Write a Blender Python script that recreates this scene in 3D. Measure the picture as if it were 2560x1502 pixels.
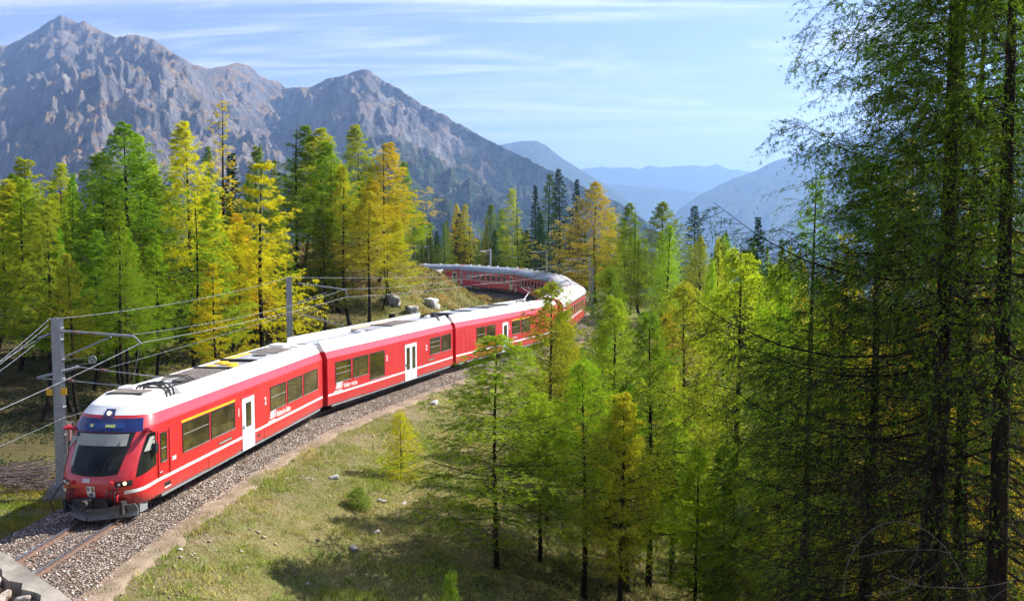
import bpy, math, random
import numpy as np
from mathutils import Vector, Matrix

for o in list(bpy.data.objects):
    bpy.data.objects.remove(o)
SC = bpy.context.scene
COL = SC.collection

# ------------------------------------------------------------------ camera, sky, sun, exposure
F, VH, CZ = 2376.0, 592.0, 8.6            # focal length and horizon row in pixels of a 2560 px wide picture; eye height over the rails
PITCH = math.atan((751 - VH) / F)
cam = bpy.data.objects.new('camera', bpy.data.cameras.new('camera'))
COL.objects.link(cam)
cam.location = (0, 0, CZ)
cam.rotation_euler = (math.radians(90) - PITCH, 0, 0)
cam.data.sensor_width = 36.0
cam.data.lens = F / 2560 * 36
cam.data.clip_start = 0.5
cam.data.clip_end = 60000
SC.camera = cam

SUN_AZ, SUN_EL = math.radians(62), math.radians(43)     # azimuth clockwise from +Y
SDIR = Vector((math.sin(SUN_AZ) * math.cos(SUN_EL), math.cos(SUN_AZ) * math.cos(SUN_EL), math.sin(SUN_EL)))
sun = bpy.data.objects.new('sun', bpy.data.lights.new('sun', 'SUN'))
COL.objects.link(sun)
sun.data.energy = 5.0
sun.data.angle = math.radians(0.5)
sun.data.color = (1.0, 0.95, 0.86)
sun.rotation_euler = (-SDIR).to_track_quat('-Z', 'Y').to_euler()

W = bpy.data.worlds.new('World')
SC.world = W
W.use_nodes = True
wn, wl = W.node_tree.nodes, W.node_tree.links
wn.clear()
out = wn.new('ShaderNodeOutputWorld')
bg = wn.new('ShaderNodeBackground')
bg.inputs['Strength'].default_value = 0.078
sky = wn.new('ShaderNodeTexSky')
sky.sky_type = 'NISHITA'
sky.sun_disc = False
sky.sun_elevation = SUN_EL
sky.sun_rotation = SUN_AZ
sky.altitude = 2000
sky.air_density = 1.0
sky.dust_density = 1.0
sky.ozone_density = 4.0
tc = wn.new('ShaderNodeTexCoord')
sep = wn.new('ShaderNodeSeparateXYZ')
wl.new(tc.outputs['Generated'], sep.inputs[0])
zz = wn.new('ShaderNodeMath'); zz.operation = 'ADD'; zz.inputs[1].default_value = 0.10
wl.new(sep.outputs['Z'], zz.inputs[0])
zm = wn.new('ShaderNodeMath'); zm.operation = 'MAXIMUM'; zm.inputs[1].default_value = 0.02
wl.new(zz.outputs[0], zm.inputs[0])
dv = wn.new('ShaderNodeVectorMath'); dv.operation = 'DIVIDE'
cmb = wn.new('ShaderNodeCombineXYZ')
for k in 'XYZ':
    wl.new(zm.outputs[0], cmb.inputs[k])
wl.new(tc.outputs['Generated'], dv.inputs[0]); wl.new(cmb.outputs[0], dv.inputs[1])
def wcloud(scale, rot, lo, hi, detail, dist, seed, amount):
    mp = wn.new('ShaderNodeMapping'); mp.inputs['Scale'].default_value = scale; mp.inputs['Rotation'].default_value = (0, 0, rot)
    mp.inputs['Location'].default_value = (seed, seed * 1.7, 0)
    wl.new(dv.outputs[0], mp.inputs[0])
    nz = wn.new('ShaderNodeTexNoise'); nz.inputs['Scale'].default_value = 1.0; nz.inputs['Detail'].default_value = detail
    nz.inputs['Roughness'].default_value = 0.62; nz.inputs['Distortion'].default_value = dist
    wl.new(mp.outputs[0], nz.inputs['Vector'])
    mr = wn.new('ShaderNodeMapRange'); mr.inputs['From Min'].default_value = lo; mr.inputs['From Max'].default_value = hi
    mr.inputs['To Max'].default_value = amount; mr.interpolation_type = 'SMOOTHSTEP'
    wl.new(nz.outputs['Fac'], mr.inputs['Value'])
    return mr.outputs[0]
c1 = wcloud((0.7, 1.7, 1), 0.6, 0.46, 0.74, 6, 1.4, 3.3, 0.75)
c2 = wcloud((0.35, 2.6, 1), -0.12, 0.48, 0.74, 5, 0.9, 7.1, 0.8)
mx = wn.new('ShaderNodeMath'); mx.operation = 'MAXIMUM'
wl.new(c1, mx.inputs[0]); wl.new(c2, mx.inputs[1])
mixc = wn.new('ShaderNodeMixRGB')
mixc.inputs['Color2'].default_value = (6.4, 6.6, 7.0, 1)
tint = wn.new('ShaderNodeMixRGB'); tint.blend_type = 'MULTIPLY'; tint.inputs['Fac'].default_value = 1.0; tint.inputs['Color2'].default_value = (1.2, .965, 1.0, 1)
wl.new(sky.outputs[0], tint.inputs['Color1'])
wl.new(mx.outputs[0], mixc.inputs['Fac']); wl.new(tint.outputs[0], mixc.inputs['Color1'])
wl.new(mixc.outputs[0], bg.inputs['Color']); wl.new(bg.outputs[0], out.inputs['Surface'])

SC.view_settings.view_transform = 'Standard'
SC.view_settings.look = 'None'
SC.view_settings.gamma = 1.0
SC.view_settings.exposure = 1.36
SC.view_settings.use_curve_mapping = False
SC.cycles.max_bounces = 5
SC.cycles.adaptive_threshold = 0.03
SC.cycles.diffuse_bounces = 2
SC.cycles.transmission_bounces = 4
SC.cycles.volume_bounces = 0
SC.cycles.use_denoising = True
SC.cycles.use_light_tree = False

# ------------------------------------------------------------------ helpers
def ray(u, v):
    a, b = (u - 1280) / F, (751 - v) / F
    return Vector((a, math.cos(PITCH) + b * math.sin(PITCH), -math.sin(PITCH) + b * math.cos(PITCH)))
def at(u, v, Y):
    r = ray(u, v)
    return Vector((0, 0, CZ)) + r * (Y / r.y)
K = 2560 / 2520.0
def sm(a, b, x):
    t = np.clip((np.asarray(x, float) - a) / (b - a), 0, 1)
    return t * t * (3 - 2 * t)
def _h(ix, iy, seed):
    n = (ix.astype(np.int64) * 374761393 + iy.astype(np.int64) * 668265263 + seed * 974634777) & 0x7fffffff
    n = ((n ^ (n >> 13)) * 1274126177) & 0x7fffffff
    return ((n ^ (n >> 16)) & 0xffff) / 65535.0
def vnoise(x, y, seed=0):
    ix, iy = np.floor(x), np.floor(y)
    fx, fy = x - ix, y - iy
    ux, uy = fx * fx * fx * (fx * (fx * 6 - 15) + 10), fy * fy * fy * (fy * (fy * 6 - 15) + 10)
    a, b = _h(ix, iy, seed), _h(ix + 1, iy, seed)
    c, d = _h(ix, iy + 1, seed), _h(ix + 1, iy + 1, seed)
    return (a + (b - a) * ux) * (1 - uy) + (c + (d - c) * ux) * uy
def fbm(x, y, seed=0, oct=5, gain=0.5):
    s, a, t = 0, 1.0, 0
    for i in range(oct):
        s = s + a * vnoise(x * 2 ** i + 17.3 * i, y * 2 ** i - 9.1 * i, seed + i)
        t += a; a *= gain
    return s / t
def ridged(x, y, seed=0, oct=5, gain=0.5):
    s, a, t = 0, 1.0, 0
    for i in range(oct):
        s = s + a * (1 - np.abs(2 * vnoise(x * 2 ** i + 31.7 * i, y * 2 ** i + 11.9 * i, seed + i) - 1))
        t += a; a *= gain
    return s / t

def np_mesh(name, V, Fc, mats=(), mi=None, smooth=False, n=3):
    """V (N,3) array, Fc (M,n) index array -> mesh data"""
    me = bpy.data.meshes.new(name)
    V = np.ascontiguousarray(V, np.float32); Fc = np.ascontiguousarray(Fc, np.int32)
    me.vertices.add(len(V)); me.vertices.foreach_set('co', V.ravel())
    me.loops.add(Fc.size); me.loops.foreach_set('vertex_index', Fc.ravel())
    me.polygons.add(len(Fc)); me.polygons.foreach_set('loop_start', np.arange(0, Fc.size, n, dtype=np.int32))
    for m in mats: me.materials.append(m)
    if mi is not None: me.polygons.foreach_set('material_index', np.ascontiguousarray(mi, np.int32))
    if smooth: me.polygons.foreach_set('use_smooth', np.ones(len(Fc), bool))
    me.update(calc_edges=True)
    return me
def link(name, data, parent=None, **props):
    o = bpy.data.objects.new(name, data)
    COL.objects.link(o)
    if parent is not None: o.parent = parent
    for k, v in props.items(): o[k] = v
    return o
def grid_mesh(name, P, mats, smooth=True):
    """P (r,c,3) -> quad grid"""
    r, c = P.shape[:2]
    i = np.arange(r * c).reshape(r, c)
    q = np.stack([i[:-1, :-1], i[:-1, 1:], i[1:, 1:], i[1:, :-1]], -1).reshape(-1, 4)
    return np_mesh(name, P.reshape(-1, 3), q, mats, smooth=smooth, n=4)

class MB:
    def __init__(self): self.v, self.f, self.m, self.s = [], [], [], []
    def add(self, vs, fs, mi=0, smooth=False):
        b = len(self.v)
        self.v += [tuple(p) for p in vs]
        for f in fs:
            self.f.append(tuple(b + i for i in f)); self.m.append(mi); self.s.append(smooth)
        return self
    def box(self, x0, x1, y0, y1, z0, z1, mi=0, M=None):
        vs = [Vector((x, y, z)) for z in (z0, z1) for y in (y0, y1) for x in (x0, x1)]
        if M is not None: vs = [M @ p for p in vs]
        return self.add(vs, [(0, 2, 3, 1), (4, 5, 7, 6), (0, 1, 5, 4), (2, 6, 7, 3), (0, 4, 6, 2), (1, 3, 7, 5)], mi)
    def tube(self, pts, r, n=6, mi=0, cap=True, smooth=True):
        pts = [Vector(p) for p in pts]
        rs = r if hasattr(r, '__len__') else [r] * len(pts)
        rings, ref = [], None
        for i, p in enumerate(pts):
            d = (pts[min(i + 1, len(pts) - 1)] - pts[max(i - 1, 0)])
            d = d.normalized() if d.length > 1e-9 else Vector((0, 0, 1))
            if ref is None:
                ref = Vector((1, 0, 0)) if abs(d.x) < 0.9 else Vector((0, 1, 0))
            a = (ref - d * ref.dot(d)).normalized(); ref = a
            b = d.cross(a)
            rings.append([p + (a * math.cos(2 * math.pi * k / n) + b * math.sin(2 * math.pi * k / n)) * rs[i] for k in range(n)])
        vs = [q for rg in rings for q in rg]
        fs = [(i * n + k, i * n + (k + 1) % n, (i + 1) * n + (k + 1) % n, (i + 1) * n + k) for i in range(len(pts) - 1) for k in range(n)]
        self.add(vs, fs, mi, smooth)
        if cap:
            self.add(rings[0], [tuple(reversed(range(n)))], mi); self.add(rings[-1], [tuple(range(n))], mi)
        return self
    def loft(self, rings, mi=0, closed=True, cap0=True, cap1=True, smooth=False):
        n = len(rings[0])
        vs = [p for rg in rings for p in rg]
        k1 = n if closed else n - 1
        fs = [(i * n + k, i * n + (k + 1) % n, (i + 1) * n + (k + 1) % n, (i + 1) * n + k) for i in range(len(rings) - 1) for k in range(k1)]
        self.add(vs, fs, mi, smooth)
        if cap0: self.add(rings[0], [tuple(reversed(range(n)))], mi)
        if cap1: self.add(rings[-1], [tuple(range(n))], mi)
        return self
    def grid(self, P, mi=0, smooth=True):
        r, c = len(P), len(P[0])
        self.add([p for row in P for p in row], [(i * c + j, i * c + j + 1, (i + 1) * c + j + 1, (i + 1) * c + j) for i in range(r - 1) for j in range(c - 1)], mi, smooth)
        return self
    def mesh(self, name, mats):
        me = bpy.data.meshes.new(name)
        me.from_pydata(self.v, [], self.f)
        for m in mats: me.materials.append(m)
        me.polygons.foreach_set('material_index', self.m)
        me.polygons.foreach_set('use_smooth', self.s)
        me.update()
        return me
    def build(self, name, mats, parent=None, **props):
        if not isinstance(mats, (list, tuple)): mats = [mats]
        return link(name, self.mesh(name, mats), parent, **props)
def empty(name, loc=(0, 0, 0), rz=0.0, **props):
    o = link(name, None, None, **props)
    o.location = loc; o.rotation_euler = (0, 0, rz)
    o.empty_display_size = 0.3
    return o
def copy_tree(o, parent=None):
    c = o.copy(); COL.objects.link(c)
    if parent is not None: c.parent = parent
    for ch in list(o.children):
        copy_tree(ch, c)
    return c

# ------------------------------------------------------------------ materials
class NT:
    def __init__(self, name):
        self.m = bpy.data.materials.new(name); self.m.use_nodes = True
        self.n, self.l = self.m.node_tree.nodes, self.m.node_tree.links
        self.n.clear()
        self.out = self.n.new('ShaderNodeOutputMaterial')
    def new(self, t, **kw):
        x = self.n.new(t)
        for k, v in kw.items(): setattr(x, k, v)
        return x
    def link(self, a, b): self.l.new(a, b)
    def noise(self, scale, detail=4, rough=0.55, coord=None, dist=0):
        x = self.new('ShaderNodeTexNoise'); x.inputs['Scale'].default_value = scale; x.inputs['Detail'].default_value = detail
        x.inputs['Roughness'].default_value = rough; x.inputs['Distortion'].default_value = dist
        self.link(coord if coord is not None else self.pos(), x.inputs['Vector'])
        return x.outputs['Fac']
    def pos(self):
        if not hasattr(self, '_p'): self._p = self.new('ShaderNodeNewGeometry')
        return self._p.outputs['Position']
    def obj(self):
        if not hasattr(self, '_t'): self._t = self.new('ShaderNodeTexCoord')
        return self._t.outputs['Object']
    def mapr(self, v, a, b, c=0.0, d=1.0, smooth=True):
        x = self.new('ShaderNodeMapRange')
        if smooth: x.interpolation_type = 'SMOOTHSTEP'
        x.inputs['From Min'].default_value = a; x.inputs['From Max'].default_value = b
        x.inputs['To Min'].default_value = c; x.inputs['To Max'].default_value = d
        self.link(v, x.inputs['Value'])
        return x.outputs[0]
    def mix(self, f, a, b, mode='MIX'):
        x = self.new('ShaderNodeMixRGB', blend_type=mode)
        for i, q in ((0, f), (1, a), (2, b)):
            if isinstance(q, (int, float)): x.inputs[i].default_value = q
            elif isinstance(q, tuple): x.inputs[i].default_value = (*q[:3], 1)
            else: self.link(q, x.inputs[i])
        return x.outputs[0]
    def math(self, op, a, b=0.0):
        x = self.new('ShaderNodeMath', operation=op)
        for i, q in ((0, a), (1, b)):
            if isinstance(q, (int, float)): x.inputs[i].default_value = q
            else: self.link(q, x.inputs[i])
        return x.outputs[0]
    def bump(self, h, strength, dist=0.05):
        x = self.new('ShaderNodeBump'); x.inputs['Strength'].default_value = strength; x.inputs['Distance'].default_value = dist
        self.link(h, x.inputs['Height'])
        return x.outputs[0]
    def bsdf(self, col, rough=0.6, metal=0.0, normal=None, coat=0.0, spec=0.5):
        x = self.new('ShaderNodeBsdfPrincipled')
        if isinstance(col, tuple): x.inputs['Base Color'].default_value = (*col[:3], 1)
        else: self.link(col, x.inputs['Base Color'])
        if isinstance(rough, (int, float)): x.inputs['Roughness'].default_value = rough
        else: self.link(rough, x.inputs['Roughness'])
        x.inputs['Metallic'].default_value = metal
        x.inputs['Coat Weight'].default_value = coat
        x.inputs['Coat Roughness'].default_value = 0.08
        x.inputs['Specular IOR Level'].default_value = spec
        if normal is not None: self.link(normal, x.inputs['Normal'])
        self.link(x.outputs[0], self.out.inputs['Surface'])
        return x
def simple(name, col, rough=0.5, metal=0.0, var=0.12, scale=6.0, coat=0.0, bump=0.0, spec=0.5):
    t = NT(name)
    n = t.noise(scale, 5, 0.6, t.obj())
    f = t.mapr(n, 0.3, 0.7)
    lo = tuple(c * (1 - var) for c in col); hi = tuple(min(1, c * (1 + var)) for c in col)
    t.bsdf(t.mix(f, lo, hi), t.mapr(n, 0.3, 0.7, rough * 0.85, min(1, rough * 1.15)), metal, t.bump(n, bump, 0.02) if bump else None, coat, spec)
    return t.m
HAZE = 1.2e-4
# ------------------------------------------------------------------ the line of the railway
TP = np.array([(-13.3, 6), (-13.1, 14), (-12.9, 20), (-12.6, 28), (-11.9, 36), (-10.3, 45), (-7.8, 52.5), (-4.8, 60.4), (-1.5, 68), (1.8, 75.4), (4.4, 84), (5.8, 94), (6.2, 104), (5.6, 114), (4.0, 124.5), (1.0, 134.5), (-3.2, 144), (-9, 152), (-17, 158), (-26, 161.5), (-36, 163), (-60, 163)], float)
def catmull(P, n=14):
    Q = np.vstack([2 * P[0] - P[1], P, 2 * P[-1] - P[-2]]); o = []
    for i in range(1, len(Q) - 2):
        a, b, c, d = Q[i - 1:i + 3]
        for t in np.linspace(0, 1, n, endpoint=False):
            o.append(.5 * (2 * b + (c - a) * t + (2 * a - 5 * b + 4 * c - d) * t * t + (3 * b - a - 3 * c + d) * t ** 3))
    o.append(P[-1]); return np.array(o)
TL = catmull(TP)
TS = np.r_[0, np.cumsum(np.linalg.norm(np.diff(TL, axis=0), axis=1))]
TD = np.gradient(TL, axis=0); TD /= np.linalg.norm(TD, axis=1)[:, None]
def trz(s):
    return 0.12 * sm(35, 60, s) + 0.5 * sm(60, 150, s)
def tpt(s, e=0.0, dz=0.0):
    """point at arc length s, offset e to the right"""
    x, y = np.interp(s, TS, TL[:, 0]), np.interp(s, TS, TL[:, 1])
    dx, dy = np.interp(s, TS, TD[:, 0]), np.interp(s, TS, TD[:, 1])
    n = math.hypot(dx, dy)
    return Vector((x + dy / n * e, y - dx / n * e, float(trz(s)) + dz))
def track_se(x, y):
    x, y = np.ravel(x), np.ravel(y)
    S, E = np.empty(len(x)), np.empty(len(x))
    for k in range(0, len(x), 20000):
        xx, yy = x[k:k + 20000, None], y[k:k + 20000, None]
        dx, dy = xx - TL[None, :, 0], yy - TL[None, :, 1]
        i = np.argmin(dx * dx + dy * dy, axis=1); r = np.arange(len(i))
        ex, ey = dx[r, i], dy[r, i]
        tx, ty = TD[i, 0], TD[i, 1]
        S[k:k + 20000] = TS[i] + ex * tx + ey * ty
        sg = np.sign(ex * ty - ey * tx); sg[sg == 0] = 1
        E[k:k + 20000] = sg * np.hypot(ex, ey)
    return S, E
def terrain(x, y):
    x, y = np.asarray(x, float), np.asarray(y, float)
    shp = x.shape
    x, y = x.ravel(), y.ravel()
    s, e = track_se(x, y); ae = np.abs(e)
    b = trz(s) - 0.66
    drop = .24 * np.clip(e - 2.8, 0, 11.8) + .42 * np.clip(e - 14.6, 0, 25) + .12 * np.clip(e - 39.6, 0, 300)
    zr = b + .10 - drop * (1 - .75 * sm(75, 112, y))
    l = ae - 3.4
    zl = b + .025 * np.clip(l, 0, 50)
    zl = zl + 7.4 * np.exp(-((x + 21) / 17) ** 2 - ((y - 101) / 21) ** 2) * sm(3, 15, ae)
    zl = zl + 1.0 * np.exp(-((x + 14) / 6) ** 2 - ((y - 118) / 14) ** 2) * sm(3, 9, ae)
    zl = zl + 24 * sm(105, 260, y) * sm(-34, -100, x) + 10 * sm(200, 330, y) * sm(-20, -60, x)
    z = np.where(e > 0, zr, zl)
    z = z + ((fbm(x / 7, y / 7, 5) - .5) * 1.5 + (fbm(x / 1.5, y / 1.5, 9, 4) - .5) * .46) * sm(3.0, 7, ae)
    bank = 7.2 - .42 * y + (fbm(x / 3, y / 3, 21) - .5) * .5
    z = np.where((e > 3.6) & (y < 30), np.maximum(z, bank * sm(3.6, 6.5, e) + z * (1 - sm(3.6, 6.5, e))), z)
    return z.reshape(shp)
def gz(x, y): return float(terrain(np.array([x]), np.array([y]))[0])

# ------------------------------------------------------------------ ground materials
def m_ground():
    t = NT('meadow_soil')
    n1 = t.noise(.35, 6, .6); n2 = t.noise(3.2, 5, .65); n3 = t.noise(14, 4, .6)
    c = t.mix(t.mapr(n2, .35, .65), (.13, .11, .04), (.14, .16, .04))
    c = t.mix(t.mapr(n1, .45, .62), c, (.21, .18, .075))
    c = t.mix(t.mapr(n3, .55, .75), c, (.27, .22, .14))
    ab = t.new('ShaderNodeAttribute'); ab.attribute_name = 'bare'
    c = t.mix(t.math('MULTIPLY', ab.outputs['Fac'], t.mapr(n2, .36, .52)), c, t.mix(t.mapr(n3, .4, .7), (.17, .125, .08), (.29, .225, .16)))
    at_ = t.new('ShaderNodeAttribute'); at_.attribute_name = 'litter_shade'
    c = t.mix(at_.outputs['Fac'], c, t.mix(t.mapr(n2, .4, .6), (.035, .028, .016), (.085, .062, .03)))  # needle litter, its brown kept extra dark to carry the wood's shade
    t.bsdf(c, .95, 0, t.bump(t.math('ADD', n2, t.math('MULTIPLY', n3, .5)), .8, .25), spec=.1)
    return t.m
def m_path():
    t = NT('path_dirt')
    n1 = t.noise(1.2, 6, .65); n2 = t.noise(17, 4, .6)
    c = t.mix(t.mapr(n1, .35, .65), (.165, .12, .08), (.27, .205, .145))
    c = t.mix(t.mapr(n2, .55, .72), c, (.36, .31, .25))
    t.bsdf(c, .95, 0, t.bump(n2, .7, .05), spec=.15)
    return t.m
def m_ballast():
    t = NT('ballast_stone')
    v = t.new('ShaderNodeTexVoronoi'); v.inputs['Scale'].default_value = 17
    t.link(t.pos(), v.inputs['Vector'])
    s = t.new('ShaderNodeSeparateColor'); t.link(v.outputs['Color'], s.inputs[0])
    c = t.mix(t.mapr(s.outputs[0], .2, .8), (.15, .10, .075), (.33, .26, .21))
    c = t.mix(t.mapr(s.outputs[1], .7, .9), c, (.5, .46, .42))
    c = t.mix(t.mapr(v.outputs['Distance'], .25, .6), c, (.05, .04, .035))
    t.bsdf(c, .9, 0, t.bump(t.math('SUBTRACT', 1.0, v.outputs['Distance']), 1.0, .06), spec=.2)
    return t.m
def m_stones():
    t = NT('gravel_stone')
    g = t.new('ShaderNodeNewGeometry')
    r = g.outputs['Random Per Island']
    c = t.mix(t.mapr(r, 0, .75, smooth=False), (.16, .10, .07), (.42, .32, .25))
    c = t.mix(t.mapr(r, .78, .95), c, (.62, .58, .54))
    t.bsdf(c, .85, spec=.25)
    return t.m
def m_rock(name='boulder_rock', a=(.22, .21, .20), b=(.46, .45, .43)):
    t = NT(name)
    n = t.noise(1.6, 8, .68); k = t.noise(9, 5, .6)
    c = t.mix(t.mapr(n, .35, .65), a, b)
    c = t.mix(t.mapr(k, .6, .75), c, (.18, .17, .10))
    t.bsdf(c, .9, 0, t.bump(t.math('ADD', n, t.math('MULTIPLY', k, .4)), .9, .12), spec=.2)
    return t.m
def m_concrete():
    t = NT('concrete')
    n = t.noise(2.3, 7, .65); k = t.noise(40, 3, .6)
    c = t.mix(t.mapr(n, .3, .7), (.15, .135, .115), (.29, .262, .225))
    t.bsdf(c, .9, 0, t.bump(t.math('ADD', n, t.math('MULTIPLY', k, .3)), .5, .03), spec=.2)
    return t.m
M_GROUND, M_PATH, M_BALLAST, M_STONES, M_ROCK, M_CONC = m_ground(), m_path(), m_ballast(), m_stones(), m_rock(), m_concrete()

# ------------------------------------------------------------------ ground sheet, path, ballast bed
xs = np.concatenate([np.arange(-260, -46, 4.0), np.arange(-46, 34, .62), np.arange(34, 130, 3.0)])
ys = np.concatenate([np.arange(-14, 18, 1.6), np.arange(18, 84, .62), np.arange(84, 172, 1.3), np.arange(172, 420, 6.0)])
X, Y = np.meshgrid(xs, ys)
Z = terrain(X, Y)
Z = Z - 60 * sm(300, 420, Y) * sm(-140, -60, X) - 24 * sm(215, 300, Y) * sm(-60, -10, X) - 14 * sm(70, 130, X)
gm = grid_mesh('ground', np.stack([X, Y, Z], -1), [M_GROUND])
_s, _e = track_se(X, Y)
_x, _y = X.ravel(), Y.ravel()
lit_shade = np.maximum(sm(-5, -9, _e) * np.maximum(sm(-9, -15, _x) * sm(104, 92, _y), sm(-34, -44, _x)), np.maximum(sm(11, 16, _e) * sm(20, 26, _y), 0))  # mask of the dark floor colour: litter and painted tree shade under the woods
lit_shade = np.clip(lit_shade * (.75 + .6 * (fbm(_x / 3, _y / 3, 61, 4) - .4)), 0, 1)
bare = sm(6.0, 2.4, np.where(_e > 0, _e, 99)) * np.clip((fbm(_x / 1.1, _y / 1.1, 67, 4) - .28) * 3, 0, 1)
gm.attributes.new('bare', 'FLOAT', 'POINT').data.foreach_set('value', bare.astype(np.float32))
gm.attributes.new('litter_shade', 'FLOAT', 'POINT').data.foreach_set('value', lit_shade.astype(np.float32))
link('ground', gm, kind='structure', label='alpine meadow and forest floor around the railway', category='ground')

def sweep(prof, s0, s1, ds, mi=0, close=False):
    ss = np.arange(s0, s1 + 1e-6, ds)
    return np.array([[tuple(tpt(s, e, z)) for e, z in prof] for s in ss])
SEND = TS[-1] - 1
pr = [(-3.1, -.64), (-2.9, -.58), (-2.25, -.4), (-1.55, -.19), (-1.2, -.155), (0, -.15), (1.0, -.155), (1.25, -.19), (1.6, -.36), (1.9, -.53), (2.0, -.58)]
P = sweep(pr, 1, SEND, .7)
jz = (fbm(P[..., 0] / .5, P[..., 1] / .5, 33, 3) - .5) * .1
P[..., 2] += jz * np.array([.3, .7, 1, .8, .4, .4, .4, .8, 1, .7, .3])[None]
link('ballast_bed', grid_mesh('ballast_bed', P, [M_BALLAST]), kind='structure', label='raised gravel bed under the curving railway track', category='trackbed')
pr = [(e, -.50 - .02 * abs(e - 2.3)) for e in np.linspace(1.62, 2.7, 8)]
P = sweep(pr, 1, SEND, .3)
w = (fbm(P[:, 0, 0] / 2.3, P[:, 0, 1] / 2.3, 41, 4) - .5)
wb = (fbm(P[:, 0, 0] / .5, P[:, 0, 1] / .5, 43, 4) - .5)
for i in range(len(P)):
    d = P[i, -1] - P[i, 0]
    P[i] += np.outer(np.linspace(0, 1, 8), d[:3] * (w[i] * .5 + wb[i] * .5))
P[..., 2] += (fbm(P[..., 0] / .8, P[..., 1] / .8, 55, 3) - .5) * .05 + .02
P[:, 0, 2] -= .1; P[:, -1, 2] -= .14
link('path', grid_mesh('path', P, [M_PATH]), kind='structure', label='narrow dirt path running along the railway embankment', category='path')

# ------------------------------------------------------------------ far land: valley and mountains
def m_mountain(name, forest_z, rock, grass, forest, scree, fz=1.0):
    t = NT(name)
    g = t.new('ShaderNodeNewGeometry')
    sp = t.new('ShaderNodeSeparateXYZ'); t.link(g.outputs['Position'], sp.inputs[0])
    sn = t.new('ShaderNodeSeparateXYZ'); t.link(g.outputs['Normal'], sn.inputs[0])
    n1 = t.noise(.0016, 8, .62); n2 = t.noise(.009, 7, .65); n3 = t.noise(.05, 5, .7)
    mp = t.new('ShaderNodeMapping'); mp.inputs['Scale'].default_value = (.014, .0022, .003); mp.inputs['Rotation'].default_value = (0, 0, .5)
    t.link(t.pos(), mp.inputs[0])
    st = t.noise(1.0, 6, .65, mp.outputs[0], .6)
    c = t.mix(t.mapr(n2, .35, .65), tuple(x * .7 for x in rock), tuple(x * 1.3 for x in rock))
    steep = t.math('ADD', sn.outputs['Z'], t.math('MULTIPLY', t.math('SUBTRACT', n2, .5), .5))
    c = t.mix(t.math('MULTIPLY', t.mapr(steep, .68, .86), t.mapr(n1, .35, .6, .35, 1)), c, grass)
    c = t.mix(t.math('MULTIPLY', t.mapr(st, .60, .70), .75), c, scree)
    h = t.math('ADD', sp.outputs['Z'], t.math('MULTIPLY', t.math('SUBTRACT', n1, .5), 420 * fz))
    h = t.math('ADD', h, t.math('MULTIPLY', t.math('SUBTRACT', n2, .5), 260 * fz))
    h = t.math('ADD', h, t.math('MULTIPLY', t.math('SUBTRACT', st, .5), 300 * fz))
    h = t.math('SUBTRACT', h, t.mapr(sp.outputs['X'], -1000, 200, 0, 260, False)) if fz == 1.0 else h
    f = t.mapr(h, forest_z - 70, forest_z + 60, 1, 0)
    f = t.math('MULTIPLY', f, t.mapr(n3, .36, .5, .25, 1))
    fc = t.mix(t.mapr(n3, .4, .6), tuple(x * .6 for x in forest), tuple(x * 1.6 for x in forest))
    c = t.mix(f, c, fc)
    hh = t.math('ADD', t.math('ADD', t.math('MULTIPLY', n2, 1.0), t.math('MULTIPLY', st, .6)), t.math('MULTIPLY', n3, .45))
    t.bsdf(c, 1.0, 0, t.bump(hh, 1.0, 55), spec=0.0)
    return t.m
def mountain(sky_pts, Yc, Y0, z0, seed, amp, nu, nq, mat, gscale=520., shear=.55, jag=2.5, label='', powr=1.25, back=.35, aspect=3.2, name='mountain'):
    sp = np.array(sky_pts, float) * K
    us = np.linspace(sp[0, 0], sp[-1, 0], nu)
    vs = np.interp(us, sp[:, 0], sp[:, 1])
    # soften the polyline a little, then roughen the crest
    vs = vs - (ridged(us / 42., us * 0 + seed, seed, 4) - .55) * jag * 2.2 - (ridged(us / 9., us * 0 + seed, seed + 3, 3) - .55) * jag
    Yc_u = np.interp(us, [p[0] * K for p in Yc], [p[1] for p in Yc])
    q = np.concatenate([np.linspace(0, 1, nq) ** .9, 1 + np.linspace(0.02, back, 8)])
    Q, U = np.meshgrid(q, us, indexing='ij')
    Yc2 = np.broadcast_to(Yc_u, Q.shape)
    # the crest line itself winds to and fro
    YY = Y0 + (Yc2 - Y0) * Q
    XX = (U - 1280) / F * YY
    zc = CZ + (VH - vs) / F * Yc_u
    prof = np.where(Q <= 1, np.abs(Q) ** powr, 1 - (Q - 1) * 1.6)
    ZZ = z0 + (zc[None, :] - z0) * prof
    wx = XX + shear * YY + 260 * (fbm(XX / 900, YY / 900, seed + 50, 3) - .5)
    wy = YY + 260 * (fbm(XX / 900, YY / 900, seed + 60, 3) - .5)
    rg = ridged(wx / gscale, wy / (gscale * aspect), seed + 7, 6, .52) ** 1.5 * 1.25
    big = ridged(wx / (gscale * 2.7), wy / (gscale * 5), seed + 17, 2, .4)
    wq = np.clip(np.sin(np.clip(Q, 0, 1) * math.pi) ** .55, 0, 1) * (.45 + .55 * Q)
    wq = np.where(Q > 1, 0, wq)
    ZZ = ZZ - amp * (1 - rg) * 1.5 * wq - amp * .9 * (1 - big) * wq + .35 * amp * wq
    det = (ridged(XX / 150, YY / 190, seed + 31, 5, .6) - .55) * amp * .42 * np.clip(wq * 2, 0, 1)
    ZZ = ZZ + det
    # nothing in front may rise above the crest
    lim = CZ + (VH - vs)[None, :] / F * YY - 2
    ZZ = np.where((Q < .985), np.minimum(ZZ, np.maximum(lim, z0)), ZZ)
    P = np.stack([XX, YY, ZZ], -1)
    return link(name, grid_mesh('mountain', P, [mat]), kind='structure', label=label, category='mountain')
M_MTN = m_mountain('mountain_rock', 120, (.19, .172, .17), (.30, .20, .11), (.035, .055, .025), (.40, .36, .33))
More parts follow.
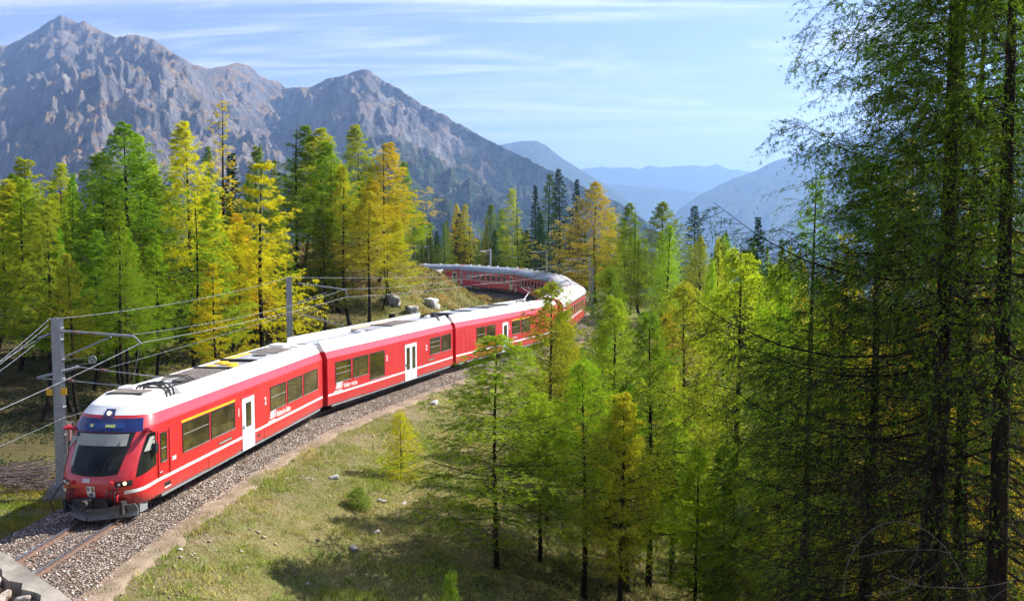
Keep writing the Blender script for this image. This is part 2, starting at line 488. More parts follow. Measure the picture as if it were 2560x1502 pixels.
M_MT2 = m_mountain('mountain_forest', 800, (.2, .18, .17), (.2, .16, .09), (.04, .06, .03), (.3, .28, .26))
SKY_A = [(-420, 260), (-250, 190), (-120, 150), (0, 126), (35, 123), (85, 100), (110, 85), (145, 62), (170, 47), (190, 55), (215, 68), (250, 78), (300, 100), (345, 97), (385, 105), (425, 130), (470, 158), (520, 178), (560, 172), (590, 163), (625, 170), (650, 195), (690, 208), (710, 224), (760, 222), (790, 208), (820, 196), (860, 192), (890, 182), (900, 178), (912, 179), (925, 188), (945, 207), (985, 222), (1030, 255), (1050, 268), (1100, 290), (1150, 320), (1200, 345), (1300, 393), (1420, 455), (1500, 490), (1560, 525), (1620, 575), (1690, 640)]
mountain(SKY_A, [(-420, 4300), (200, 4300), (500, 4000), (700, 4300), (905, 3500), (1200, 3300), (1690, 2600)], 900, -120, 4, 340, 640, 210, M_MTN, gscale=560., jag=4.2, label='rugged grey and brown mountain ridge with two bare peaks above the forest')
mountain([(1050, 420), (1150, 385), (1240, 357), (1275, 352), (1300, 350), (1320, 350), (1345, 362), (1380, 390), (1420, 415), (1470, 445), (1520, 475), (1570, 520), (1600, 560), (1660, 640)], [(1000, 7500), (1700, 7500)], 4000, -450, 11, 200, 240, 80, M_MT2, jag=1.0, label='blue hazy mountain shoulder behind the lower right flank of the grey ridge')
mountain([(1560, 690), (1620, 590), (1650, 540), (1668, 518), (1690, 500), (1720, 480), (1770, 455), (1800, 441), (1850, 425), (1880, 408), (1910, 396), (1940, 388), (1990, 366), (2060, 345), (2200, 318), (2520, 280), (2900, 250)], [(1560, 7500), (2000, 7500), (2900, 6500)], 3000, -560, 19, 230, 320, 100, M_MT2, jag=1.5, label='pale blue mountainside rising behind the tall dark larches', shear=-.5)
mountain([(1380, 470), (1440, 452), (1500, 455), (1560, 460), (1620, 465), (1680, 470), (1740, 476), (1800, 482), (1900, 480)], [(1380, 10000), (1900, 10000)], 7600, -700, 23, 60, 160, 40, M_MT2, jag=.6, label='low hazy spur lying in the far valley')
mountain([(1250, 440), (1340, 425), (1435, 416), (1480, 412), (1510, 417), (1540, 413), (1570, 417), (1600, 409), (1630, 415), (1660, 412), (1700, 408), (1735, 412), (1760, 406), (1790, 418), (1840, 424), (1900, 418), (2000, 405), (2150, 400)], [(1250, 13500), (2150, 13500)], 10500, -600, 29, 120, 320, 50, M_MT2, jag=2.2, label='faint far range of jagged peaks closing the valley')
# valley sheet reaching the horizon
r = np.concatenate([np.geomspace(190, 9000, 60), np.geomspace(9800, 26000, 12)])
th = np.radians(np.linspace(-62, 62, 100))
R, T = np.meshgrid(r, th, indexing='ij')
zv = -34 - .16 * np.clip(R - 190, 0, 4200) - 40 * (fbm(R * np.sin(T) / 600, R * np.cos(T) / 600, 77, 3) - .5) * sm(300, 1500, R)
link('valley', grid_mesh('valley', np.stack([R * np.sin(T), R * np.cos(T), zv], -1), [M_MT2]), kind='structure', label='wooded valley floor falling away beyond the railway', category='valley')

# haze: even air in one closed box round everything
t = NT('haze_air')
pv = t.new('ShaderNodeVolumePrincipled')
pv.inputs['Color'].default_value = (.34, .57, 1.0, 1)
pv.inputs['Density'].default_value = HAZE
pv.inputs['Anisotropy'].default_value = 0.4
pv.inputs['Density Attribute'].default_value = ''
t.m.cycles.homogeneous_volume = True
t.link(pv.outputs[0], t.out.inputs['Volume'])
MB().box(-24000, 24000, -300, 27500, -1250, 1130).build('haze', [t.m], kind='stuff', label='thin blue mountain air', category='haze')

def ground_hit(u, v):
    """where the line of sight through picture point (u, v), in 2520 px units, meets the ground"""
    r = ray(u * K, v * K); t = np.arange(12, 130, .1)
    X_, Y_, Z_ = r.x * t, r.y * t, CZ + r.z * t
    i = int(np.argmax(Z_ < terrain(X_, Y_)))
    return Vector((X_[i], Y_[i], Z_[i]))
# ------------------------------------------------------------------ tree builder
def m_needles(name, transl=.5, var=.3, sat=1.0):
    t = NT(name)
    oi = t.new('ShaderNodeObjectInfo')
    g = t.new('ShaderNodeNewGeometry')
    rnd = g.outputs['Random Per Island']
    n = t.noise(.9, 3, .6)
    hsv = t.new('ShaderNodeHueSaturation')
    t.link(oi.outputs['Color'], hsv.inputs['Color'])
    t.link(t.mapr(t.math('ADD', t.math('MULTIPLY', rnd, .6), t.math('MULTIPLY', n, .8)), .3, 1.1, .509, .489, False), hsv.inputs['Hue'])
    t.link(t.mapr(t.math('ADD', rnd, t.math('MULTIPLY', n, .6)), 0, 1.6, 1 - var, 1 + var, False), hsv.inputs['Value'])
    d = t.new('ShaderNodeBsdfDiffuse'); tr = t.new('ShaderNodeBsdfTranslucent')
    t.link(hsv.outputs[0], d.inputs['Color'])
    br = t.mix(1.0, hsv.outputs[0], (1.35, 1.5, .7), 'MULTIPLY')
    t.link(br, tr.inputs['Color'])
    ms = t.new('ShaderNodeMixShader'); ms.inputs[0].default_value = transl
    t.link(d.outputs[0], ms.inputs[1]); t.link(tr.outputs[0], ms.inputs[2])
    t.link(ms.outputs[0], t.out.inputs['Surface'])
    return t.m
def m_bark():
    t = NT('bark')
    mp = t.new('ShaderNodeMapping'); mp.inputs['Scale'].default_value = (9, 9, 2.2)
    t.link(t.obj(), mp.inputs[0])
    n = t.noise(1.0, 6, .7, mp.outputs[0])
    c = t.mix(t.mapr(n, .3, .7), (.009, .007, .006), (.05, .037, .03))
    t.bsdf(c, .95, 0, t.bump(n, .9, .06), spec=.1)
    return t.m
M_NEEDLE, M_SPRUCE, M_BARK = m_needles('larch_needles', .58), m_needles('spruce_needles', .25, .3), m_bark()

def unit(a): return a / np.maximum(np.linalg.norm(a, axis=-1, keepdims=True), 1e-9)
def needle_tris(R, P, A, ln, wd, spread=.9):
    """one thin triangle at every point P, leaning along axis A"""
    n = len(P)
    rv = R.normal(size=(n, 3)); rv = unit(rv)
    d = unit(A * .45 + rv * spread)
    sd = unit(np.cross(d, R.normal(size=(n, 3))))
    L = (ln * R.uniform(.6, 1.25, n))[:, None]
    w = (wd * R.uniform(.7, 1.2, n))[:, None] * .5
    V = np.stack([P - sd * w, P + sd * w, P + d * L], 1).reshape(-1, 3)
    return V
def ribbon_tubes(P0, P1, r0, r1):
    """three-sided tapered sticks from P0 to P1 (arrays)"""
    n = len(P0)
    d = unit(P1 - P0)
    ref = np.where(np.abs(d[:, 2:3]) < .9, np.array([[0, 0, 1.]]), np.array([[1., 0, 0]]))
    a = unit(np.cross(d, ref)); b = np.cross(d, a)
    V = []
    for P, r in ((P0, r0), (P1, r1)):
        for k in range(3):
            c, s = math.cos(2.094 * k), math.sin(2.094 * k)
            V.append(P + (a * c + b * s) * np.reshape(r, (-1, 1)))
    V = np.stack(V, 1).reshape(-1, 3)
    i = np.arange(n)[:, None] * 6
    Fq = np.concatenate([i + np.array([[k, (k + 1) % 3, 3 + (k + 1) % 3, 3 + k]]) for k in range(3)])
    return V, Fq
def make_tree(seed, h=12., R0=2.6, cb=.12, nb=95, ntw=11, nsub=4, ntuft=4, mt=3, nl=.09, nw=.02, slope=(-.22, .55), curl=.22, droop=.35, trunk_r=.17,
              prof=(1.05, .16), lean=.0, butt=0.0, irregular=.25, twigwood=True, dead=8, spruce=False, gap=.0, subdroop=.5, ring=0, thin=1.0, tip=1.2, limb=.25):
    R = np.random.default_rng(seed)
    # trunk
    nr = 15
    zt = np.linspace(0, 1, nr)
    ph, am = R.uniform(0, 6.28, 2), h * .006
    def axis(t):
        t = np.asarray(t, float)
        x = am * np.sin(t * 5 + ph[0]) + lean * h * t + butt * h * .10 * (np.exp(-t * 9) - 1) * -1
        y = am * np.sin(t * 4.1 + ph[1]) + 0 * t
        return np.stack([x, y, t * h], -1)
    ax = axis(zt)
    ax -= ax[0]
    off = axis(np.array([0.]))[0]
    rad = trunk_r * ((1 - zt) ** .8 * .97 + .03) * (1 + .45 * np.exp(-zt * 28))
    mb = MB(); mb.tube([tuple(p - np.array([0, 0, .35]) * (i == 0)) for i, p in enumerate(ax)], list(rad), 8)
    # branches
    if ring:
        k = np.arange(nb); t = (np.floor(k / ring) + R.uniform(-.18, .18, nb)) / (nb / ring); t = np.clip(t, 0, .995)
    else:
        t = (np.arange(nb) + R.uniform(0, 1, nb)) / nb
    t = t ** (.9 if not spruce else 1.0)
    az = np.arange(nb) * 2.39996 + R.normal(0, .5, nb)
    zb = cb + (1 - cb) * t * .985
    a, tp = prof
    sh = np.where(t < tp, .55 + .45 * t / tp, ((1 - t) / (1 - tp)) ** a)
    # lopsided crowns
    lob = 1 + irregular * (np.sin(az + R.uniform(0, 6)) * .5 + np.sin(2 * az + t * 7 + R.uniform(0, 6)) * .6)
    L = R0 * (.035 + .965 * sh) * lob * R.uniform(1 - irregular * 1.3, 1.15, nb)
    if gap > 0:
        keep = (fbm(az * .8, t * 9, seed, 3) > gap) | (t > .9)
        L = np.where(keep, L, L * .45)
    L = np.clip(L, .12, None)
    O = np.stack([np.cos(az), np.sin(az), 0 * az], -1)
    PB = axis(zb) - off
    s0 = slope[0] + (slope[1] - slope[0]) * t ** 1.2 + R.normal(0, .09, nb)
    def bp(i, q):
        zo = L[i] * (s0[i] * q - droop * q * (1 - q) * 1.1 * (1 - t[i]) + curl * q * q)
        side = np.stack([-O[i, 1], O[i, 0], 0 * q], -1)
        bend = (np.sin(i * 1.7) * .16 * L[i] * q * q)
        return PB[i] + O[i] * (L[i] * q)[:, None] + np.array([0, 0, 1.]) * zo[:, None] + side * bend[:, None]
    nq = 6
    idx = np.repeat(np.arange(nb), nq - 1); qa = np.tile(np.linspace(0, 1, nq)[:-1], nb); qb = np.tile(np.linspace(0, 1, nq)[1:], nb)
    br = np.clip(trunk_r * limb * (L / R0) ** .8, .006, None) * (.55 + .45 * (1 - t))
    BV, BF = ribbon_tubes(bp(idx, qa), bp(idx, qb), br[idx] * (1 - qa * .85), br[idx] * (1 - qb * .85))
    WV, WF = [BV], [BF]
    TWV = None
    # twigs along the branches
    cnt = np.clip((ntw * (.35 + .65 * L / R0)).astype(int), 3, None)
    ti = np.repeat(np.arange(nb), cnt)
    k = np.concatenate([np.arange(c) for c in cnt])
    q = .10 + .90 * (k + R.uniform(0, 1, len(k))) / cnt[ti]
    sgn = np.where((k % 2) == 0, 1., -1.)
    P = bp(ti, np.clip(q, 0, 1))
    Lt = (L[ti] * .42 * (tip - q) * (1.0 if not spruce else .85) + .10 + .04 * L[ti]) * R.uniform(.55, 1.25, len(ti))
    sd = np.stack([-O[ti, 1], O[ti, 0], 0 * q], -1) * sgn[:, None]
    D = unit(sd * R.uniform(.45, .95, len(ti))[:, None] + O[ti] * R.uniform(.45, .9, len(ti))[:, None] + np.array([0, 0, 1.]) * (R.normal(-.12, .22, len(ti)) + .35 * t[ti])[:, None])
    def tw(j, f, dr):
        return P[j] + D[j] * (Lt[j] * f)[:, None] - np.array([0, 0, 1.]) * (dr * Lt[j] * f * f)[:, None]
    if twigwood:
        j = np.arange(len(ti))
        v, f_ = ribbon_tubes(tw(j, np.full(len(j), 0.), .3), tw(j, np.full(len(j), .95), .3), np.full(len(j), max(.0045, trunk_r * .028)), np.full(len(j), .002))
        WV.append(v); WF.append(f_)
    # sub-twigs on twigs
    m = len(ti)
    sj = np.repeat(np.arange(m), nsub)
    f = R.uniform(.1, 1., m * nsub)
    SP = tw(sj, f, .3)
    s2 = np.where(R.uniform(size=m * nsub) < .5, 1., -1.)
    side2 = unit(np.cross(D[sj], np.array([0, 0, 1.]))) * s2[:, None]
    SD = unit(D[sj] * R.uniform(.3, .9, m * nsub)[:, None] + side2 * R.uniform(.2, .8, m * nsub)[:, None] + np.array([0, 0, 1.]) * R.normal(-subdroop * .5, .35, m * nsub)[:, None])
    SL = Lt[sj] * .45 * R.uniform(.5, 1.2, m * nsub) + .06
    if twigwood and nsub >= 6:
        sdv = unit(np.cross(SD, R.normal(size=SD.shape))) * .0045
        v = np.stack([SP - sdv, SP + sdv, SP + SD * SL[:, None] * .92], 1).reshape(-1, 3); TWV = v
    # needle tufts
    nj = np.repeat(np.arange(len(SP)), ntuft * mt)
    ff = np.repeat(R.uniform(0, 1, len(SP) * ntuft), mt)
    if thin < 1:
        kp = np.repeat(R.uniform(size=len(SP)) < np.clip(thin + (t[ti[sj]] - .25) * 2.5, thin, 1), ntuft * mt); nj, ff = nj[kp], ff[kp]
    NP = SP[nj] + SD[nj] * (SL[nj] * ff)[:, None] - np.array([0, 0, 1.]) * (SL[nj] * ff * ff * .25)[:, None]
    NV = needle_tris(R, NP, SD[nj], nl, nw)
    # dead lower sticks
    if dead:
        za = R.uniform(.03, max(cb, .08), dead); aa = R.uniform(0, 6.28, dead)
        p0 = axis(za) - off
        p1 = p0 + np.stack([np.cos(aa), np.sin(aa), R.uniform(-.5, .1, dead)], -1) * (R0 * R.uniform(.15, .5, dead))[:, None]
        v, f_ = ribbon_tubes(p0, p1, np.full(dead, trunk_r * .12), np.full(dead, .004))
        WV.append(v); WF.append(f_)
    o = 0; FF = []
    for v, f_ in zip(WV, WF):
        FF.append(f_ + o); o += len(v)
    V4, F4 = np.concatenate(WV), np.concatenate(FF)
    F3 = np.concatenate([F4[:, [0, 1, 2]], F4[:, [0, 2, 3]]])
    if TWV is not None:
        F3 = np.concatenate([F3, np.arange(len(TWV)).reshape(-1, 3) + len(V4)]); V4 = np.concatenate([V4, TWV])
    me_b = np_mesh('limbs', V4, F3, [M_BARK], smooth=True)
    me_n = np_mesh('crown', NV, np.arange(len(NV)).reshape(-1, 3), [M_SPRUCE if spruce else M_NEEDLE])
    me_t = mb.mesh('trunk', [M_BARK])
    return dict(h=h, R0=R0, t=me_t, b=me_b, n=me_n, tris=len(NV) // 3)
PROTO = {}
def proto(key, **kw): PROTO[key] = make_tree(**kw)
# distant and middle larches
for i in range(3):
    proto('mid%d' % i, seed=10 + i, h=14, R0=2.5 + .3 * (i % 2), cb=.16 + .05 * i, nb=115, ntw=13, nsub=5, ntuft=5, mt=3, nl=.105, nw=.024, irregular=.28, gap=.30, butt=.5 * (i % 3), trunk_r=.16)
for i in range(2):
    proto('high%d' % i, seed=24 + i, h=14, R0=2.6, cb=.42 - .05 * i, nb=90, ntw=13, nsub=5, ntuft=5, mt=3, nl=.105, nw=.024, irregular=.32, gap=.30, butt=.9, trunk_r=.17, dead=22)
for i in range(2):
    proto('broad%d' % i, seed=30 + i, h=15, R0=3.6, cb=.14, nb=140, ntw=16, nsub=4, ntuft=5, mt=3, nl=.12, nw=.026, irregular=.22, prof=(.95, .2), trunk_r=.2, gap=.22)
for i in range(3):
    proto('slim%d' % i, seed=40 + i, h=13, R0=1.6, cb=.22, nb=105, ntw=11, nsub=4, ntuft=5, mt=3, nl=.10, nw=.022, irregular=.3, trunk_r=.13, butt=.8, gap=.3)
for i in range(2):
    proto('sparse%d' % i, seed=50 + i, h=16, R0=2.3, cb=.2, nb=62, ntw=9, nsub=3, ntuft=3, mt=3, nl=.13, nw=.03, irregular=.45, gap=.42, trunk_r=.16, slope=(-.1, .7), dead=16)
for i in range(2):
    proto('tier%d' % i, seed=60 + i, h=12, R0=2.7, cb=.14, nb=84, ntw=16, nsub=5, ntuft=5, mt=3, nl=.095, nw=.022, irregular=.35, gap=.3, ring=6, slope=(-.3, .4), curl=.32, droop=.5, trunk_r=.15, dead=14)
for i in range(3):
    proto('spruce%d' % i, seed=70 + i, h=14, R0=1.9 + .3 * i, cb=.06, nb=140, ntw=11, nsub=4, ntuft=3, mt=3, nl=.12, nw=.034, irregular=.18, slope=(-.5, .25), curl=.28, droop=.2, prof=(1.0, .05), spruce=True, trunk_r=.17)
# nearer larches, finer needles
for i in range(3):
    proto('young%d' % i, seed=80 + i, h=9, R0=2.0 + .2 * (i % 2), cb=.20 + .06 * i, nb=120, ntw=15, nsub=6, ntuft=4, mt=3, nl=.062, nw=.0145, irregular=.3, gap=.25, trunk_r=.11, slope=(-.12, .75), curl=.12, droop=.28, prof=(.85, .24), dead=14)
for i in range(2):
    proto('lace%d' % i, seed=84 + i, h=12, R0=2.4, cb=.16, nb=95, ntw=15, nsub=5, ntuft=4, mt=3, nl=.06, nw=.013, irregular=.34, gap=.3, trunk_r=.13, slope=(-.15, .6), curl=.15, droop=.3, dead=18)
# big dark larches close by
for i in range(2):
    proto('near%d' % i, seed=90 + i, h=17, R0=3.9, cb=.06, nb=140 - 20 * i, ntw=26, nsub=8, ntuft=5, mt=3, nl=.066, nw=.0155, irregular=.2, gap=.16, thin=.12, tip=1.42, limb=.15, trunk_r=.22, slope=(-.30, .35), curl=.26, droop=.34, prof=(.7, .3), dead=10, subdroop=1.0)
proto('sapling0', seed=101, h=3, R0=.85, cb=.05, nb=70, ntw=10, nsub=4, ntuft=5, mt=3, nl=.05, nw=.011, irregular=.2, trunk_r=.04, slope=(.1, .8), curl=.1, droop=.1, dead=0)
proto('sapling1', seed=102, h=2, R0=.7, cb=.03, nb=70, ntw=9, nsub=4, ntuft=5, mt=3, nl=.04, nw=.011, irregular=.2, trunk_r=.035, slope=(-.1, .5), curl=.1, droop=.1, dead=0, spruce=True)
print('tree tris', {k: v['tris'] for k, v in PROTO.items()}, sum(v['tris'] for v in PROTO.values()))
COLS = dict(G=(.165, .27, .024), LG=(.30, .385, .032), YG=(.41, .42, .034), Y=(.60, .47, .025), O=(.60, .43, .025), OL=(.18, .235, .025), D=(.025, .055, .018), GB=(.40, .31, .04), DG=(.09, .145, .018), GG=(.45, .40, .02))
TR = random.Random(5)
def tree(x, y, top, fam, col, label, r=None, group=None, name='larch_tree', cat='tree', jitter=.12, ztop=None, rot=None):
    """top: tree height in m (or None with ztop)"""
    z = gz(x, y)
    h = top if ztop is None else max(ztop - z, 1.0)
    p = PROTO[fam]
    e = empty(name, (x, y, z - .05), TR.uniform(0, 6.28) if rot is None else rot, label=label, category=cat)
    if group: e['group'] = group
    s = h / p['h']
    sx = s if r is None else r / p['R0']
    e.scale = (sx, sx, s)
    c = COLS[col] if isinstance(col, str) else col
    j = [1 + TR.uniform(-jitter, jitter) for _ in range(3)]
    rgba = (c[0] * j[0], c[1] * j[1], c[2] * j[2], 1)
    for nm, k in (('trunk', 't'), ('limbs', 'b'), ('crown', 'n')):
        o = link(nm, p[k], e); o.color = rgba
        if k == 't' and sx > s: o.scale = (s / sx, s / sx, 1)
        if k == 'b': o['kind'] = 'stuff'
    return e
def ptree(u, v, d, fam, col, label, rp=None, **kw):
    """u, v: the tree's tip in the 2520 px wide view; d: how far off it stands; rp: crown half width there in the same pixels"""
    top = at(u * K, v * K, d)
    return tree(top.x, d, None, fam, col, label, r=None if rp is None else rp * (1.2 if fam[:4] in ('youn', 'near', 'lace', 'sapl') else 1.42) * K * d / F, ztop=top.z, **kw)
# ------------------------------------------------------------------ train
def m_paint(name, col, rough=.28, dirt=.25, coat=.35, cr=.1):
    t = NT(name)
    n = t.noise(1.3, 6, .65, t.obj()); k = t.noise(11, 4, .6, t.obj())
    sp = t.new('ShaderNodeSeparateXYZ'); t.link(t.obj(), sp.inputs[0])
    low = t.math('MULTIPLY', t.mapr(sp.outputs['Z'], .3, 1.0, .55, 0.0), t.mapr(t.math('ADD', n, k), .7, 1.25))
    c = t.mix(t.mapr(n, .3, .7), tuple(x * .93 for x in col), tuple(min(1, x * 1.05) for x in col))
    c = t.mix(t.math('MULTIPLY', low, dirt * 2), c, (.17, .10, .08))
    c = t.mix(t.math('MULTIPLY', t.mapr(k, .62, .8), dirt * .3), c, (.3, .25, .22))
    t.bsdf(c, t.mapr(t.math('ADD', n, k), .6, 1.3, rough * .8, rough * 1.5), 0, t.bump(n, .03, .02), coat=coat)
    b = [q for q in t.n if q.type == 'BSDF_PRINCIPLED'][0]; b.inputs['Coat Roughness'].default_value = cr; b.inputs['Coat IOR'].default_value = 1.5 if coat < .7 else 1.62
    return t.m
M_RED = m_paint('red_paint', (.50, .006, .014), .4, .42, .75, .22)
M_REDC = m_paint('coach_red_paint', (.50, .012, .018), .35)
M_WHITE = m_paint('white_roof_paint', (.80, .80, .78), .4)
M_STRIPE = m_paint('white_stripe_paint', (.74, .74, .74), .4)
M_GREYD = m_paint('pale_grey_door_paint', (.62, .66, .70), .35)
M_CREAM = m_paint('cream_door_paint', (.52, .46, .34), .45)
M_BLUE = simple('dark_blue_mask', (.012, .025, .12), .12, 0, .1, coat=.5)
M_YEL = simple('yellow_stripe_paint', (.75, .40, .02), .4, 0, .08)
M_BLK = simple('black_rubber', (.012, .012, .013), .55, 0, .3)
M_DARK = simple('dark_underframe', (.035, .03, .028), .8, .1, .4)
M_STEEL = simple('galvanised_steel', (.30, .315, .34), .45, .35, .14, 9)
M_PLOUGH = simple('grey_plough_paint', (.13, .14, .16), .5, .2, .25)
M_RAIL = simple('rail_steel', (.34, .33, .36), .25, .8, .2, 8)
M_RUST = simple('rusty_rail_side', (.15, .09, .065), .8, .1, .35, 9)
M_GREYR = simple('grey_roof_sheet', (.30, .31, .33), .55, .2, .25, 3)
M_TAN = simple('tan_roof_grille', (.30, .26, .22), .7, .1, .3, 5)
M_COACHR = simple('silver_coach_roof', (.27, .285, .31), .45, .3, .2, 2)
M_CREAMR = simple('cream_coach_roof', (.50, .475, .45), .55, 0, .15, 2)
M_INS = simple('brown_insulator', (.16, .08, .06), .3, 0, .2)
M_ALU = simple('window_aluminium', (.55, .55, .56), .35, .7, .1)
def m_glass(name, col):
    t = NT(name)
    n = t.noise(.8, 3, .5, t.obj())
    t.bsdf(t.mix(t.mapr(n, .35, .65), tuple(c * .5 for c in col), tuple(c * 1.7 for c in col)), .03, 0, t.bump(t.noise(.7, 1, .5, t.obj()), .02, .05), spec=.9)
    return t.m
M_GLASS = m_glass('window_glass', (.045, .036, .014))
_b = [q for q in M_GLASS.node_tree.nodes if q.type == 'BSDF_PRINCIPLED'][0]; _b.inputs['IOR'].default_value = 2.0; _b.inputs['Specular IOR Level'].default_value = .6
M_WSCR = m_glass('windscreen_glass', (.012, .014, .012))
[q for q in M_WSCR.node_tree.nodes if q.type == 'BSDF_PRINCIPLED'][0].inputs['Specular IOR Level'].default_value = .3
M_BLIND = simple('pale_blind', (.32, .33, .29), .8, 0, .08)
t = NT('warm_headlamp'); x = t.bsdf((.8, .7, .5), .2); x.inputs['Emission Color'].default_value = (1, .62, .25, 1); x.inputs['Emission Strength'].default_value = 2.5; M_LAMP = t.m
t = NT('display_amber'); x = t.bsdf((.35, .4, .1), .5); x.inputs['Emission Color'].default_value = (.45, .5, .08, 1); x.inputs['Emission Strength'].default_value = .25; M_DISP = t.m
t = NT('display_glass'); t.bsdf((.02, .06, .22), .15); M_DGL = t.m

def text_mesh(s, size, bold=0.012, shear=0.0, squeeze=.8):
    cu = bpy.data.curves.new('txt', 'FONT'); cu.body = s; cu.size = size; cu.offset = bold; cu.shear = shear; cu.resolution_u = 3
    o = bpy.data.objects.new('txt', cu); COL.objects.link(o)
    bpy.context.view_layer.update()
    me = bpy.data.meshes.new_from_object(o.evaluated_get(bpy.context.evaluated_depsgraph_get()))
    bpy.data.objects.remove(o); bpy.data.curves.remove(cu)
    v = np.empty(len(me.vertices) * 3, np.float32); me.vertices.foreach_get('co', v); v = v.reshape(-1, 3)
    v[:, 0] *= squeeze
    return me, v
def lettering(s, size, M, mat, parent, bold=.012, shear=0., squeeze=.8, name='lettering', label=None):
    me, v = text_mesh(s, size, bold, shear, squeeze)
    w = np.array([tuple(M @ Vector(map(float, p))) for p in v], np.float32)
    me.vertices.foreach_set('co', w.ravel()); me.materials.clear(); me.materials.append(mat); me.update()
    o = link(name, me, parent)
    if label: o['label'] = label
    return o
def side_M(x, z, y=1.338):            # on the side facing the meadow; text runs towards the rear
    return Matrix(((-1, 0, 0, x), (0, 0, 1, y), (0, 1, 0, z), (0, 0, 0, 1)))
def emblem(parent, x, z, s, y=1.338):
    """winged striped mark in front of the railway's name"""
    mb = MB()
    def quad(a, b, c, d): mb.add([(x - p[0] * s, y, z + p[1] * s) for p in (a, b, c, d)], [(0, 1, 2, 3)])
    quad((0, -.12), (1.25, -.12), (1.27, -.04), (.05, -.04))
    for k in range(3):
        zz = .1 + k * .17
        quad((.22 + k * .08, zz), (.55, zz), (.57, zz + .09), (.26 + k * .08, zz + .09))
        quad((1.02, zz), (1.30 + k * .03, zz), (1.32 + k * .03, zz + .09), (1.04, zz + .09))
    quad((.55, .06), (.70, .06), (.72, .58), (.57, .58)); quad((.74, .06), (.86, .06), (.88, .58), (.76, .58)); quad((.9, .06), (1.0, .06), (1.02, .58), (.92, .58))
    quad((.45, .52), (1.35, .52), (1.37, .6), (.47, .6))
    return mb.build('emblem', M_STRIPE, parent)

# --- railcar outline: half width, nose front and nose depth over height
ZP = [.40, .47, 2.70, 2.74, 3.04, 3.06, 3.28, 3.52, 3.56]
HW = [1.28, 1.325, 1.325, 1.315, 1.20, 1.19, 1.04, .84, .80]
def hw(z): return float(np.interp(z, ZP, HW))
def xf(z): return float(np.interp(z, [.40, .55, .85, 1.15, 1.42, 2.0, 2.62, 2.98, 3.28, 3.45, 3.56], [-.70, -.52, -.42, -.40, -.48, -.80, -1.18, -1.44, -1.74, -2.04, -2.35]))
def nc(z): return float(np.interp(z, [.4, 1.2, 2.6, 3.0, 3.56], [.95, 1.0, .9, .8, .5]))
NE = 2.5
def nose(y, z, off=0.0):
    """point of the nose skin at lateral y and height z"""
    h = hw(z); u = min(abs(y) / h, 1.0)
    c = nc(z)
    return Vector((xf(z) - c + c * (max(0, 1 - u ** NE)) ** (1 / NE) + off, y, z))
def nose_side(x, z, sg, off=0.0):
    h = hw(z); c = nc(z); k = x - (xf(z) - c)
    y = h if k <= 0 else h * (max(0, 1 - min(k / c, 1) ** NE)) ** (1 / NE)
    return Vector((x + (off * .5 if k > 0 else 0), sg * (y + off), z))
def outline(z, L, rear_nose=False, inset=0.0, x_rear=None, nosey=True):
    h = hw(z) - inset; pts = []
    xr = -L if x_rear is None else x_rear
    if nosey:
        for k in range(21):
            a = -math.pi / 2 + math.pi * k / 20
            y = h * math.copysign(abs(math.sin(a)) ** (2 / NE), math.sin(a))
            c = nc(z)
            pts.append(Vector((xf(z) - inset * 1.5 - c + c * abs(math.cos(a)) ** (2 / NE), y, z)))
    else:
        pts += [Vector((0, -h, z)), Vector((0, h, z))]
    pts += [Vector((xr, h, z)), Vector((xr, -h, z))]
    return pts
def railcar(name, L, cab, label):
    root = empty(name, label=label, category='railcar', group='red railcars and coaches of the train')
    zs = [.40, .47, .7, .85, 1.0, 1.15, 1.28, 1.42, 1.7, 2.0, 2.3, 2.62, 2.70, 2.74, 2.9, 3.04]
    mb = MB(); mb.loft([outline(z, L, nosey=cab) for z in zs], smooth=False)
    body = mb.build('body', M_RED, root)
    if cab:
        for p in body.data.polygons:
            if p.normal.x > .05 or (abs(p.normal.y) > .5 and p.center.x > -1.6): p.use_smooth = True
    mb = MB(); mb.loft([outline(z, L, nosey=cab) for z in (3.045, 3.06, 3.28)], cap1=True)
    mb.build('roof', M_WHITE, root)
    for sg in (1, -1):                                   # underside sill
        MB().box(-L + .35, -2.2 if cab else -.35, sg * 1.30 - .012, sg * 1.30 + .012, .33, .40).build('sill', M_STEEL, root)
    return root
def fairing(root, x0, x1, sides=(1, -1)):
    for sg in sides:
        a, b = hw(3.28) - .004, hw(3.52)
        mb = MB()
        for (yo, zo) in ((0, 0),):
            pr = [(a, 3.275), (b, 3.52), (b - .03, 3.53), (b - .06, 3.52), (b - .05, 3.27)]
            mb.loft([[Vector((x, sg * y, z)) for y, z in (pr if sg > 0 else pr[::-1])] for x in (x0, x1)])
        mb.build('roof_fairing', M_WHITE, root)
def stripe(root, x0, x1, z=.87, h=.10, sides=(1, -1), y=1.325, mat=None):
    for sg in sides:
        MB().box(x1, x0, min(sg * y, sg * (y + .006)), max(sg * y, sg * (y + .006)), z, z + h).build('stripe', mat or M_STRIPE, root)
